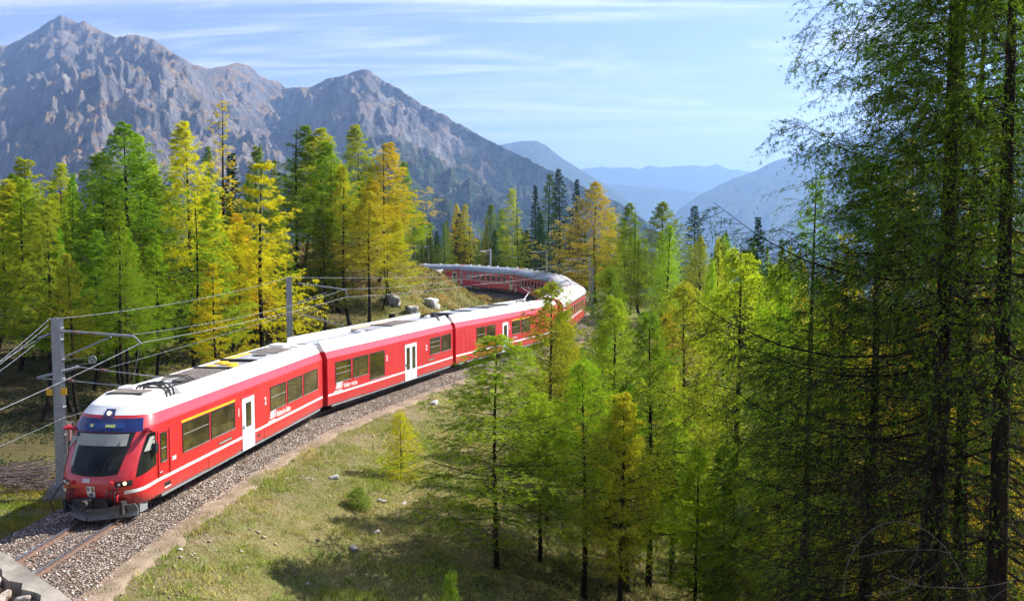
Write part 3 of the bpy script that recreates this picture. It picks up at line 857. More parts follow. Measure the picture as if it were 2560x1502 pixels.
def window(root, x0, x1, z0, z1, sg=1, y=1.325, vent=None, frame=M_BLK, glass=None, d=.05):
    """x0 > x1. a frame of four bars with the pane set back in it"""
    a, b = sorted((sg * y, sg * (y + .014)))
    mb = MB()
    f = d
    for bx in ((x1, x0, z0, z0 + f), (x1, x0, z1 - f, z1), (x1, x1 + f, z0 + f, z1 - f), (x0 - f, x0, z0 + f, z1 - f)):
        mb.box(bx[0], bx[1], a, b, bx[2], bx[3])
    w = mb.build('window', frame, root)
    mb = MB(); p, q = sorted((sg * y, sg * (y + .005)))
    mb.box(x1 + f, x0 - f, p, q, z0 + f, z1 - f); mb.build('pane', glass or M_GLASS, w)
    mb = MB(); p, q = sorted((sg * (y + .012), sg * (y + .024)))
    mb.box(x1 + .02, x0 - .02, p, q, z0 + .004, z0 + .03); mb.build('window_sill', M_ALU, w)
    if vent:
        for vz in vent:
            MB().box(x1 + f, x0 - f, *sorted((sg * (y + .004), sg * (y + .012))), vz, vz + .025).build('glazing_bar', M_ALU, w)
    return w
def door(root, x0, x1, z0, z1, panes, sg=1, mat=None, y=1.325, split=False):
    a, b = sorted((sg * (y - .01), sg * (y + .012)))
    dr = MB().box(x1, x0, a, b, z0, z1).build('door', mat or M_GREYD, root)
    for (p0, p1, q0, q1) in panes:
        MB().box(p1, p0, *sorted((sg * (y + .012), sg * (y + .018))), q0, q1).build('pane', M_GLASS, dr)
        mb = MB()
        for bx in ((p1 - .03, p0 + .03, q0 - .03, q0), (p1 - .03, p0 + .03, q1, q1 + .03), (p1 - .03, p1, q0, q1), (p0, p0 + .03, q0, q1)):
            mb.box(bx[0], bx[1], *sorted((sg * (y + .012), sg * (y + .020))), bx[2], bx[3])
        mb.build('pane_seal', M_BLK, dr)
    if split:
        xm = (x0 + x1) / 2
        MB().box(xm - .012, xm + .012, *sorted((sg * (y + .012), sg * (y + .016))), z0, z1).build('door_seal', M_DARK, dr)
    MB().box(x1 - .06, x0 + .06, *sorted((sg * (y - .01), sg * (y + .03))), z1 + .01, z1 + .05).build('door_rail', M_RED if mat is None else mat, dr)
    MB().box(x0 - .12, x0 - .07, *sorted((sg * (y + .012), sg * (y + .04))), z0 + .85, z0 + 1.0).build('handle', M_DARK, dr)
    return dr
def bogie(root, x):
    bo = MB()
    for sg in (1, -1):
        bo.box(x - 1.25, x + 1.25, sg * .92 - .06, sg * .92 + .06, .28, .46)
        bo.box(x - .25, x + .25, sg * .98 - .09, sg * .98 + .09, .2, .5)
    bo.box(x - .3, x + .3, -.9, .9, .3, .5)
    b = bo.build('bogie', M_DARK, root)
    for dx in (-.9, .9):
        mb = MB()
        for sg in (1, -1):
            mb.tube([(x + dx, sg * .56, .34), (x + dx, sg * .66, .34)], .34, 20)
        mb.tube([(x + dx, -.85, .34), (x + dx, .85, .34)], .06, 8)
        mb.build('wheelset', M_RUST, b)
def gear(root, L, n=6, seed=1, z=(.18, .42)):
    R = random.Random(seed)
    for k in range(n):
        x = -L * (.32 + .36 * k / max(1, n - 1)); w = R.uniform(.4, .9)
        MB().box(x - w / 2, x + w / 2, -1.15, 1.15, R.uniform(z[0], z[0] + .1), z[1]).build('equipment_box', M_DARK, root)
def roof_kit(root, items):
    """items: (name, material, x0, x1, y0, y1, z0, z1, slats)"""
    for nm, m, x0, x1, y0, y1, z0, z1, sl in items:
        o = MB().box(min(x0, x1), max(x0, x1), y0, y1, z0, z1).build(nm, m, root)
        if sl:
            n = max(2, int(abs(x1 - x0) / sl))
            for i in range(n):
                xx = min(x0, x1) + (i + .5) * abs(x1 - x0) / n
                MB().box(xx - .035, xx + .035, y0 + .04, y1 - .04, z1, z1 + .03).build('slat', m, o)
def pantograph(root, x, up, z=3.42, heading=1):
    mb = MB()
    for sg in (1, -1):
        mb.box(x - .7, x + .7, sg * .45 - .03, sg * .45 + .03, z + .08, z + .14)
    mb.box(x - .7, x - .62, -.5, .5, z + .08, z + .14); mb.box(x + .62, x + .7, -.5, .5, z + .08, z + .14)
    p = mb.build('pantograph', M_DARK, root)
    for sx in (-.6, .6):
        for sg in (1, -1):
            MB().tube([(x + sx, sg * .45, z - .1), (x + sx, sg * .45, z + .1)], .06, 8).build('insulator', M_INS, p)
    if up:
        e, t = (x + heading * .75, z + .72), (x - heading * .25, z + 1.22)
    else:
        e, t = (x + heading * .95, z + .24), (x - heading * .5, z + .32)
    mb = MB().tube([(x - heading * .5, 0, z + .14), (e[0], 0, e[1])], .035, 6)
    for sg in (1, -1): mb.tube([(e[0], sg * .06, e[1]), (t[0], sg * .38, t[1])], .02, 6)
    mb.build('arm', M_STEEL, p)
    mb = MB()
    for k in (-1, 1): mb.tube([(t[0] + k * .14, -.8, t[1] - .12), (t[0] + k * .14, -.55, t[1] + .02), (t[0] + k * .14, .55, t[1] + .02), (t[0] + k * .14, .8, t[1] - .12)], .02, 6)
    mb.build('contact_strip', M_DARK, p)
def hoses(root, x, n=3, y0=.95, dx=.25):
    for k in range(n):
        xx = x - k * dx
        MB().tube([(xx, -.35, 3.42), (xx, -.1, 3.66), (xx, .35, 3.72), (xx - .02, .65, 3.66), (xx - .03, .82, 3.5), (xx - .03, .86, 3.3)], .035, 7).build('cable_hose', M_BLK, root)
def place(root, s_front, L):
    a, b = tpt(s_front + L * .15), tpt(s_front + L * .85)
    d = a - b; ang = math.atan2(d.y, d.x); f = d.normalized()
    c = (a + b) / 2 + f * L / 2
    root.location = c; root.rotation_euler = (0, -math.asin(f.z), ang)
TRAIN = 'red railcars and coaches of the train'
S0 = float(np.interp(27.9, TL[:, 1], TS))

def cab_details(root, front_no):
    """everything on the nose; only of the leading car"""
    # blue mask round the destination display
    mb = MB(); rows = []
    for i in range(9):
        z = 2.58 + (2.96 - 2.58) * i / 8; w = min(hw(z) - .10, 1.08 - .10 * i / 8 + .06)
        rows.append([nose(-w + 2 * w * j / 18, z, .010) for j in range(19)])
    mb.grid(rows); mask = mb.build('blue_mask', M_BLUE, root)
    rows = [[nose(-.62 + 1.24 * j / 10, 2.69 + .15 * i / 3, .022) for j in range(11)] for i in range(4)]
    disp = MB().grid(rows).build('destination_display', M_DGL, root)
    def nose_text(s, y, z, size, mat, parent, squeeze=.75, bold=.006, name='lettering'):
        me, v = text_mesh(s, size, bold, 0, squeeze)
        w = np.array([tuple(nose(float(y + p[0]), float(z + p[1]), .03)) for p in v], np.float32)
        me.vertices.foreach_set('co', w.ravel()); me.materials.clear(); me.materials.append(mat); me.update()
        return link(name, me, parent)
    nose_text('R11', -.50, 2.725, .10, M_DISP, disp); nose_text('ST.MORITZ', .02, 2.725, .09, M_DISP, disp, .7)
    # windscreen with its blind
    def wsw(z): return .76 + .22 * (z - 1.40) / 1.2
    rows = []
    for i in range(13):
        f = i / 12; row = []
        for j in range(21):
            s = -1 + 2 * j / 20
            z = 1.36 + .07 * abs(s) ** 2 + (2.57 - 1.36 - .07 * abs(s) ** 2) * f
            row.append(nose(s * wsw(z), z, .010))
        rows.append(row)
    ws = MB().grid(rows).build('windscreen', M_WSCR, root)
    rows = [[nose(-.80 + 1.62 * j / 16, 2.20 + .33 * i / 5, .016) for j in range(17)] for i in range(6)]
    MB().grid(rows).build('blind', M_BLIND, ws)
    rows = [[nose(-.86 + .12 * j / 2, 1.62 + .8 * i / 6, .016) for j in range(3)] for i in range(7)]
    MB().grid(rows).build('blind', M_BLIND, ws)
    MB().tube([nose(.30, 1.42, .03), nose(.36, 1.7, .05), nose(.62, 2.3, .035)], .014, 5).build('wiper', M_BLK, ws)
    MB().tube([nose(.10, 1.42, .03), nose(.20, 1.6, .05), nose(.50, 1.95, .035)], .012, 5).build('wiper', M_BLK, ws)
    # side cab windows
    for sg in (1, -1):
        rows = []
        for i in range(11):
            z = 1.28 + (2.50 - 1.28) * i / 10
            x_front = -.88 - .68 * ((z - 1.28) / 1.22) ** 1.25
            z2 = z
            row = []
            for j in range(13):
                x = x_front + (-1.86 - x_front) * j / 12
                zz = z2 + (.17 * (j / 12) * (1 - i / 10))
                row.append(nose_side(x, zz, sg, .012))
            rows.append(row if sg > 0 else row[::-1])
        cw = MB().grid(rows).build('cab_window', M_WSCR, root)
        bl = [[nose_side(-1.15 - .62 * j / 8, 2.06 + .36 * i / 4, sg, .018) for j in range(9)] for i in range(5)]
        if sg > 0:
            bl = [[nose_side(-1.28 - .08 * i - (.50 - .08 * i) * j / 8, 1.98 + .40 * i / 4, sg, .018) for j in range(9)] for i in range(5)]
        MB().grid(bl if sg > 0 else [r[::-1] for r in bl]).build('blind', M_BLIND, cw)
        mb = MB(); mb.box(-1.78, -1.60, *sorted((sg * 1.34, sg * 1.47)), 1.86, 2.16)
        mb.tube([(-1.7, sg * 1.32, 2.3), (-1.7, sg * 1.42, 2.25), (-1.7, sg * 1.42, 2.1)], .015, 6)
        mb.build('wing_mirror', M_BLK, root)
        MB().tube([(-1.55, sg * 1.20, 2.60), (-1.42, sg * 1.38, 2.64), (-1.36, sg * 1.46, 2.60)], [.08, .075, .05], 8).build('camera_pod', M_RED, root)
        # cab door
        for gx in (-1.98, -2.72):
            MB().tube([(gx, sg * 1.345, .98), (gx, sg * 1.345, 2.42), (gx - .03, sg * 1.33, 2.46)], .016, 6).build('grab_rail', M_RED, root)
        window(root, -2.14, -2.56, 1.42, 2.38, sg, d=.045, vent=[1.86])
        MB().tube([(-2.05, sg * 1.345, 1.12), (-2.16, sg * 1.37, 1.16), (-2.18, sg * 1.37, 1.08)], .018, 6).build('handle', M_STEEL, root)
        MB().box(-2.75, -2.35, *sorted((sg * 1.30, sg * 1.345)), .55, .58).build('step', M_STRIPE, root)
        MB().box(-2.75, -2.35, *sorted((sg * 1.318, sg * 1.33)), .60, .72).build('step_recess', M_BLK, root)
        # stripe round the nose corner
        rows = []
        for z in (.86, .91, .97):
            rows.append([nose_side(-.62 - (1.85 - .62) * j / 14, z - .05 * (1 - j / 14), sg, .006) for j in range(15)])
        MB().grid(rows if sg > 0 else [r[::-1] for r in rows]).build('stripe', M_STRIPE, root)
        # headlamp cluster
        rows = [[nose(sg * (.72 + .42 * j / 8), 1.03 + .17 * i / 4 + .03 * j / 8, .012) for j in range(9)] for i in range(5)]
        hl = MB().grid(rows if sg > 0 else [r[::-1] for r in rows]).build('headlight', M_BLK, root)
        for (yy, zz, rr, m) in ((.98, 1.15, .052, M_LAMP if sg > 0 else M_ALU), (.83, 1.12, .045, M_ALU)):
            p = nose(sg * yy, zz, .02)
            MB().tube([p, p + Vector((.02, 0, 0))], rr, 12).build('lamp', m, hl)
    # top headlight
    rows = [[nose(-.20 + .40 * j / 6 * (1 - .22 * i / 5) + .04 * i / 5, 2.98 + .24 * i / 5, .020) for j in range(7)] for i in range(6)]
    tl = MB().grid(rows).build('top_headlight', M_BLUE, root)
    p = nose(0, 3.10, .05); MB().tube([p, p + Vector((.03, 0, .02))], .055, 12).build('lamp', M_LAMP, tl)
    MB().tube([p - Vector((.03, 0, .01)), p + Vector((.015, 0, .01))], .085, 12).build('bezel', M_ALU, tl)
    # front number, crest, couplings
    nose_text(front_no, -.28, 1.20, .15, M_STRIPE, root, .82, .008, 'number')
    cr = MB()
    def sh(y, z, o): return nose(y, z, o)
    N = 12; pts = []
    for k in range(N + 1):
        a = math.pi * k / N
        pts.append((.13 * math.cos(a), .86 - .17 * math.sin(a) ** .9))
    pts = [(.13, 1.08)] + pts + [(-.13, 1.08)]
    cr.add([sh(y, z, .03) for y, z in pts], [tuple(range(len(pts)))]); crest = cr.build('crest', M_STRIPE, root, label='white shield with black, blue and yellow quarters')
    def patch(y0, y1, z0, z1, m): MB().grid([[nose(y0 + (y1 - y0) * j / 2, z, .036) for j in range(3)] for z in (z0, z1)]).build('quarter', m, crest)
    patch(-.11, -.055, .93, 1.06, M_BLK); patch(.01, .06, .99, 1.06, M_BLUE); patch(.06, .11, .99, 1.06, M_YEL); patch(.01, .06, .92, .99, M_YEL); patch(.06, .11, .92, .99, M_BLUE)
    mb = MB()
    for a, b in (((-.05, .84), (.03, .86)), ((-.04, .84), (-.07, .77)), ((-.01, .85), (.02, .76)), ((.03, .86), (.06, .91)), ((.02, .85), (.07, .80))):
        mb.tube([nose(a[0], a[1], .04), nose(b[0], b[1], .04)], .012, 5)
    mb.build('ibex', M_BLK, crest)
    # lower apron, coupling, hoses, plough
    MB().box(-.95, -.30, -.55, .55, .42, .70).build('coupling_box', M_DARK, root)
    cp = MB().box(-.5, -.08, -.14, .14, .50, .74).tube([(-.2, 0, .62), (.06, 0, .62)], .12, 10).build('coupler', M_DARK, root)
    for sg in (1, -1):
        for k in range(3):
            y = sg * (.55 + .11 * k)
            MB().tube([nose(y, .98, .02), nose(y, .90, .14) + Vector((.02, 0, 0)), nose(y * 1.02, .66, .26), nose(y * .8, .50, .18), nose(y * .6, .55, .02)], .022, 6).build('brake_hose', M_BLK, root)
        MB().tube([nose(sg * .62, 1.18, .0), nose(sg * .66, 1.17, .12)], .06, 8).build('socket', M_RED, root)
        MB().tube([nose(sg * .80, .80, .0), nose(sg * .80, .76, .14), nose(sg * .80, .62, .16)], .035, 7).build('brake_valve', M_RED, root)
        MB().box(-.72, -.45, sg * .92 - .05, sg * .92 + .05, .22, .62).build('plough_bracket', M_DARK, root)
    MB().tube([nose(-.98, 1.16, .0), nose(-1.08, 1.0, .25), Vector((-.5, -1.42, .5)), Vector((-.35, -1.22, .25)), Vector((-.2, -.75, .32)), nose(-.55, .5, .05)], .02, 6).build('jumper_cable', M_BLK, root)
    for sg in (1, -1):
        rows = []
        for i in range(7):
            f = i / 6; z = .09 + .36 * f; bow = .10 * math.sin(math.pi * f) - .10 * f
            rows.append([Vector((-.04 - .80 * (j / 10) ** 1.25 - bow - .08 * (1 - f), sg * (.02 + 1.17 * j / 10), z + .05 * (j / 10) * f)) for j in range(11)])
        pl = MB().grid(rows if sg > 0 else [r[::-1] for r in rows])
        back = [[p + Vector((-.035, 0, 0)) for p in r] for r in rows]
        pl.grid(back if sg < 0 else [r[::-1] for r in back])
        e0 = [r[-1] for r in rows]; pl.grid([e0, [p + Vector((-.05, 0, 0)) for p in e0]])
        tp = rows[-1]; pl.grid([tp, [p + Vector((-.06, 0, .0)) for p in tp]])
        pl.build('snow_plough', M_PLOUGH, root)
        MB().box(-1.5, -1.05, *sorted((sg * .98, sg * 1.2)), .13, .40).build('rail_guard', M_STEEL, root)

def ends(root, L, cab_front):
    """gangway bellows and inter-car gear"""
    for x, s in ((-L, -1),) + (() if cab_front else ((0, 1),)):
        mb = MB()
        for k in range(3):
            xx = x + s * (.03 + .09 * k)
            mb.box(xx - .03, xx + .03, -.75, .75, .7, 2.9 - .02 * (k % 2))
        mb.box(min(x, x + s * .3), max(x, x + s * .3), -.7, .7, .74, 2.84)
        mb.build('gangway_bellows', M_BLK, root)
        MB().tube([(x + s * .02, .6, 3.3), (x + s * .3, .66, 3.42), (x + s * .33, .62, 3.36)], .05, 7).build('jumper_cable', M_BLK, root)

# ---- leading railcar
L1, L2, L3, LC = 17.75, 15.0, 17.7, 18.75
car1 = railcar('railcar', L1, True, 'leading red railcar with driving cab, white roof, blue mask and number 3503')
stripe(car1, -1.85, -8.40); stripe(car1, -9.60, -L1 + .02)
cab_details(car1, '3503')
for sg in (1, -1):
    for x0, x1, v in ((-3.62, -5.62, [2.0]), (-5.74, -7.76, None), (-11.22, -12.98, [1.95]), (-13.16, -14.98, None), (-15.16, -17.05, None)):
        window(car1, x0, x1, 1.40, 2.40, sg, vent=v)
    MB().box(-7.80, -3.58, *sorted((sg * 1.325, sg * 1.334)), 2.42, 2.50).build('first_class_stripe', M_YEL, car1)
    door(car1, -8.42, -9.58, .36, 2.40, [(-8.78, -9.22, 1.28, 2.16)], sg)
    vp = MB().box(-7.45, -6.35, *sorted((sg * 1.325, sg * 1.335)), 1.06, 1.17).build('vent_plate', M_BLK, car1)
    MB().box(-7.42, -6.38, *sorted((sg * 1.335, sg * 1.340)), 1.085, 1.145).build('vent_grille', M_TAN, vp)
    MB().box(-10.1, -9.85, *sorted((sg * 1.325, sg * 1.332)), .62, .72).build('fuel_flap', M_DARK, car1)
    MB().box(-13.5, -10.6, *sorted((sg * 1.325, sg * 1.333)), .42, .80).build('skirt_panel', M_RED, car1)
    MB().box(-8.0, -5.5, *sorted((sg * 1.325, sg * 1.333)), .42, .80).build('skirt_panel', M_RED, car1)
lettering('1', .42, side_M(-8.02, 1.80), M_STRIPE, car1, .016)
lettering('2', .42, side_M(-10.62, 1.80), M_STRIPE, car1, .016)
lettering('3503', .17, side_M(-2.88, 1.34), M_STRIPE, car1, .01)
emblem(car1, -10.95, 1.06, .62)
lettering('Rhätische Bahn', .33, side_M(-11.86, 1.07), M_STRIPE, car1, .005)
# upper dome over the cab, fairings and roof gear
mb = MB(); mb.loft([outline(z, L1, x_rear=-3.25) for z in (3.285, 3.36, 3.45, 3.52, 3.555)], smooth=True); mb.build('cab_roof', M_WHITE, car1)
roof_kit(car1, [('roof_grille', M_TAN, -2.45, -3.15, -.62, .62, 3.555, 3.575, .12), ('roof_edge', M_DARK, -2.36, -2.42, -.6, .6, 3.545, 3.59, None)])
fairing(car1, -4.25, -L1 + .05)
fairing(car1, -3.25, -4.25, (-1,))
hoses(car1, -3.5); pantograph(car1, -5.0, False, 3.36)
MB().box(-3.9, -3.3, -.75, -.2, 3.285, 3.62).build('roof_box', M_STRIPE, car1)
roof_kit(car1, [('roof_grille', M_TAN, -6.3, -8.6, -.76, .76, 3.285, 3.50, .19), ('roof_rib', M_BLK, -8.7, -8.95, -.76, .76, 3.285, 3.56, None),
                ('roof_panel', M_GREYR, -9.0, -11.0, -.76, .76, 3.285, 3.47, None), ('roof_rib', M_BLK, -11.1, -11.35, -.76, .76, 3.285, 3.56, None),
                ('roof_panel', M_GREYR, -11.4, -13.6, -.76, .76, 3.285, 3.50, None), ('yellow_edge', M_YEL, -11.4, -13.6, -.75, -.50, 3.502, 3.53, None),
                ('roof_grille', M_TAN, -13.7, -15.6, -.76, .76, 3.285, 3.50, .19), ('roof_box', M_STRIPE, -15.9, -16.7, -.6, .1, 3.285, 3.62, None)])
for (a, b, c, d) in ((-9.1, -9.7, -.6, -.25), (-9.9, -10.5, -.2, .3), (-9.3, -9.9, .3, .6), (-10.3, -10.9, -.65, -.3)):
    MB().box(b, a, c, d, 3.472, 3.52).build('yellow_panel', M_YEL, car1)
MB().tube([(-12.9, .2, 3.50), (-12.9, .2, 3.53)], .3, 20).build('roof_fan', M_DARK, car1)
for (a, b) in ((-6.6, -7.9), (-9.4, -11.4), (-13.0, -13.5), (-13.7, -14.5), (-14.7, -15.6)):     # louvres in the near fairing
    y0, y1 = 1.0, .88
    MB().add([(a, 1.022, 3.312), (b, 1.022, 3.312), (b, .882, 3.482), (a, .882, 3.482)], [(0, 1, 2, 3)]).build('fairing_louvre', M_GREYD, car1)
bogie(car1, -3.3); bogie(car1, -14.4); gear(car1, L1); ends(car1, L1, True)
place(car1, S0, L1)
# ---- middle railcar
s = S0 + L1 + .55
car2 = railcar('railcar', L2, False, 'middle red railcar with pale grey double doors and an open white roof trough')
stripe(car2, -.03, -8.28); stripe(car2, -9.82, -L2 + .03)
for sg in (1, -1):
    window(car2, -.72, -2.25, 1.42, 2.46, sg, vent=[1.86, 2.12]); window(car2, -2.42, -4.05, 1.42, 2.46, sg); window(car2, -4.2, -5.85, 1.05, 2.46, sg)
    window(car2, -11.62, -13.12, 1.45, 2.46, sg, vent=[1.9, 2.18]); window(car2, -13.28, -14.72, 1.45, 2.46, sg)
    door(car2, -8.30, -9.80, .36, 2.46, [(-8.52, -8.86, 1.02, 2.22), (-9.24, -9.58, 1.02, 2.22)], sg, split=True)
    vp = MB().box(-12.35, -11.35, *sorted((sg * 1.325, sg * 1.335)), 1.13, 1.24).build('vent_plate', M_BLK, car2)
    MB().box(-12.32, -11.38, *sorted((sg * 1.335, sg * 1.340)), 1.155, 1.215).build('vent_grille', M_TAN, vp)
    MB().box(-7.9, -3.5, *sorted((sg * 1.325, sg * 1.333)), .42, .80).build('skirt_panel', M_RED, car2)
lettering('2', .42, side_M(-6.02, 1.84), M_STRIPE, car2, .016)
lettering('2', .42, side_M(-11.05, 1.84), M_STRIPE, car2, .016)
emblem(car2, -.55, 1.08, .62)
lettering('Viafier retica', .33, side_M(-1.48, 1.09), M_STRIPE, car2, .005)
fairing(car2, -.05, -L2 + 1.5, (1,)); fairing(car2, -L2 + 1.0, -L2 + .05, (1,))
MB().loft([[Vector((x, -y, z)) for y, z in ((1.03, 3.275), (.93, 3.66), (.89, 3.66), (.95, 3.27))] for x in (-.05, -L2 + .05)]).build('roof_fairing', M_WHITE, car2)
roof_kit(car2, [('roof_panel', M_GREYR, -.5, -5.8, -.7, .7, 3.285, 3.34, None), ('roof_box', M_STRIPE, -5.2, -5.6, -.1, .3, 3.345, 3.52, None), ('roof_box', M_GREYR, -6.0, -8.0, -.8, .7, 3.285, 3.50, None),
                ('roof_rib', M_BLK, -8.1, -8.3, -.8, .7, 3.285, 3.54, None), ('yellow_edge', M_YEL, -6.0, -10, -.8, -.7, 3.51, 3.53, None), ('roof_grille', M_TAN, -8.5, -11.4, -.8, .7, 3.285, 3.5, .2), ('roof_box', M_GREYR, -11.8, -14.2, -.75, .55, 3.285, 3.46, None)])
for (a, b) in ((-8.3, -8.7), (-8.9, -9.7)):
    MB().add([(a, 1.022, 3.312), (b, 1.022, 3.312), (b, .882, 3.482), (a, .882, 3.482)], [(0, 1, 2, 3)]).build('fairing_louvre', M_GREYD, car2)
hoses(car2, -13.65, 3, dx=.18)
bogie(car2, -2.6); bogie(car2, -12.4); gear(car2, L2, 6, 3); ends(car2, L2, False)
place(car2, s, L2)
# ---- third railcar
s += L2 + .55
car3 = railcar('railcar', L3, False, 'third red railcar with raised pantograph and a yellow bar over its rear windows')
stripe(car3, -.03, -7.05); stripe(car3, -8.05, -L3 + .03)
for sg in (1, -1):
    window(car3, -2.95, -4.32, 1.45, 2.46, sg, vent=[1.95]); window(car3, -4.48, -5.9, 1.45, 2.46, sg)
    window(car3, -8.72, -10.2, 1.45, 2.42, sg, vent=[1.95]); window(car3, -10.36, -12.0, 1.45, 2.42, sg)
    MB().box(-12.05, -8.68, *sorted((sg * 1.325, sg * 1.334)), 2.44, 2.52).build('first_class_stripe', M_YEL, car3)
    door(car3, -7.07, -8.03, .36, 2.46, [(-7.32, -7.78, 1.2, 2.2)], sg)
    for x in (-.8, -1.35, -1.9):
        MB().box(x - .012, x + .012, *sorted((sg * 1.325, sg * 1.331)), 1.08, 2.42).build('hatch_seam', M_REDC, car3)
    MB().box(-9.7, -8.75, *sorted((sg * 1.325, sg * 1.335)), 1.16, 1.26).build('vent_plate', M_TAN, car3)
lettering('1', .42, side_M(-8.2, 1.86), M_STRIPE, car3, .016)
fairing(car3, -.05, -L3 + 1.6, (1, -1))
for (a, b) in ((-3.6, -4.3), (-4.6, -5.3), (-5.5, -5.8), (-8.5, -9.8), (-10.3, -11.2)):
    MB().add([(a, 1.022, 3.312), (b, 1.022, 3.312), (b, .882, 3.482), (a, .882, 3.482)], [(0, 1, 2, 3)]).build('fairing_louvre', M_GREYD, car3)
roof_kit(car3, [('roof_rib', M_BLK, -.6, -.9, -.8, .8, 3.285, 3.58, None), ('roof_panel', M_GREYR, -1.0, -3.2, -.8, .8, 3.285, 3.5, None), ('roof_rib', M_BLK, -3.3, -3.6, -.8, .8, 3.285, 3.56, None), ('roof_panel', M_GREYR, -3.7, -6.0, -.8, .8, 3.285, 3.52, None),
                ('roof_rib', M_BLK, -6.1, -6.4, -.8, .8, 3.285, 3.58, None), ('roof_grille', M_TAN, -6.5, -9.0, -.8, .8, 3.285, 3.5, .2), ('roof_rib', M_BLK, -9.1, -9.4, -.8, .8, 3.285, 3.58, None), ('roof_panel', M_GREYR, -9.5, -12, -.8, .8, 3.285, 3.5, None)])
pantograph(car3, -14.2, True, 3.42, -1); hoses(car3, -15.4, 2)
bogie(car3, -3.0); bogie(car3, -14.4); gear(car3, L3, 6, 5); ends(car3, L3, False)
place(car3, s, L3)
# ---- coaches
def coach(label, roofmat, ribs, wins, doors, first=False, stripe_z=(1.28, 1.38), red=None, name='coach', strip_mat=None):
    root = empty(name, label=label, category='coach', group=TRAIN)
    L, h = LC, 1.30
    red = red or M_REDC
    pr = [(-h + .05, .42), (-h, .55), (-h, 2.62), (h, 2.62), (h, .55), (h - .05, .42)]
    MB().loft([[Vector((x, y, z)) for y, z in pr] for x in (0, -L)]).build('body', red, root)
    arc = [(1.335 * math.cos(a), 2.625 + .92 * math.sin(a) ** .85) for a in np.linspace(0, math.pi, 17)]
    rings = [[Vector((x, y, z)) for y, z in arc] for x in (-.10, -L + .10)]
    rf = MB().loft(rings, smooth=True).build('roof', roofmat, root)
    for x in (0, -L):
        a2 = [(y * 1.012, 2.62 + (z - 2.62) * 1.02) for y, z in arc]
        MB().loft([[Vector((xx, y, z)) for y, z in a2] for xx in (x - .13, x + .13)], smooth=False).build('end_arch', red, root)
    if ribs:
        for k in range(ribs):
            x = -.8 - (L - 1.6) * k / (ribs - 1)
            a3 = [(y * 1.006, 2.625 + (z - 2.625) * 1.012) for y, z in arc]
            MB().loft([[Vector((xx, y, z)) for y, z in a3] for xx in (x - .04, x + .04)]).build('roof_rib', M_GREYR if roofmat is not M_COACHR else roofmat, rf)
    for k in range(6):
        x = -1.6 - (L - 3.2) * k / 5
        MB().tube([(x, 0, 3.53), (x, 0, 3.62), (x - .001, 0, 3.66)], [.2, .2, .12], 10).build('roof_vent', M_STRIPE, rf)
    for sg in (1, -1):
        MB().box(-L + .02, -.02, *sorted((sg * h, sg * (h + .006))), *stripe_z).build('stripe', strip_mat or M_CREAM, root)
        if first: MB().box(-L + 1.8, -1.8, *sorted((sg * h, sg * (h + .006))), 2.48, 2.56).build('first_class_stripe', M_YEL, root)
        for x0, x1 in wins: window(root, x0, x1, 1.45, 2.38, sg, y=h, frame=M_ALU, d=.04)
        for x0, x1 in doors: door(root, x0, x1, .46, 2.44, [(x0 - .18, x1 + .18, 1.4, 2.2)], sg, M_CREAM, y=h)
        MB().box(-L + .4, -.4, *sorted((sg * 1.2, sg * 1.24)), .30, .42).build('solebar', M_DARK, root)
    for x, sx in ((0, 1), (-L, -1)):
        MB().box(min(x + sx * .02, x + sx * .22), max(x + sx * .02, x + sx * .22), -.5, .5, .7, 2.75).build('gangway_bellows', M_BLK, root)
    bogie(root, -2.8); bogie(root, -L + 2.8); gear(root, L, 5, 9)
    return root
w8 = [(-2.4 - 1.76 * k, -2.4 - 1.76 * k - 1.18) for k in range(8)]
w7 = [(-2.6 - 2.0 * k, -2.6 - 2.0 * k - 1.5) for k in range(7)]
specs = [('red coach with cream roof behind the railcars, its side in full sun', M_CREAMR, 0, w8, [(-.5, -1.4), (-17.35, -18.25)], False, M_RED, M_STRIPE),
         ('red coach with ribbed pale roof at the tightest point of the bend', M_CREAMR, 16, w8, [(-.5, -1.4), (-17.35, -18.25)], False, None, None),
         ('red coach with silver roof just past the tightest point of the bend', M_COACHR, 0, w8, [(-.5, -1.4), (-17.35, -18.25)], False, None, None),
         ('shaded red coach with lettering, second from the end of the train', M_COACHR, 0, w8, [(-.5, -1.4), (-17.35, -18.25)], False, None, None),
         ('last red coach with yellow bar, half hidden by the rocky knoll', M_COACHR, 0, w7, [(-.5, -1.5)], True, None, None)]
s += L3 + .55
for i, (lb, rm, rb, wi, do, fi, rd, smt) in enumerate(specs):
    c = coach(lb, rm, rb, wi, do, fi, red=rd, strip_mat=smt)
    place(c, s, LC); s += LC + .5
    if i == 3:
        for sg in (1, -1):
            M = Matrix(((1, 0, 0, -10.6), (0, 0, -1, -1.312), (0, 1, 0, .92), (0, 0, 0, 1))) if sg < 0 else side_M(-8.0, .92, 1.312)
            lettering('Rhätische Bahn', .34, M, M_STRIPE, c, .012)
    if i == 4:
        M = side_M(-2.0, 1.85, 1.312)
        lettering('1', .4, M, M_STRIPE, c, .016)

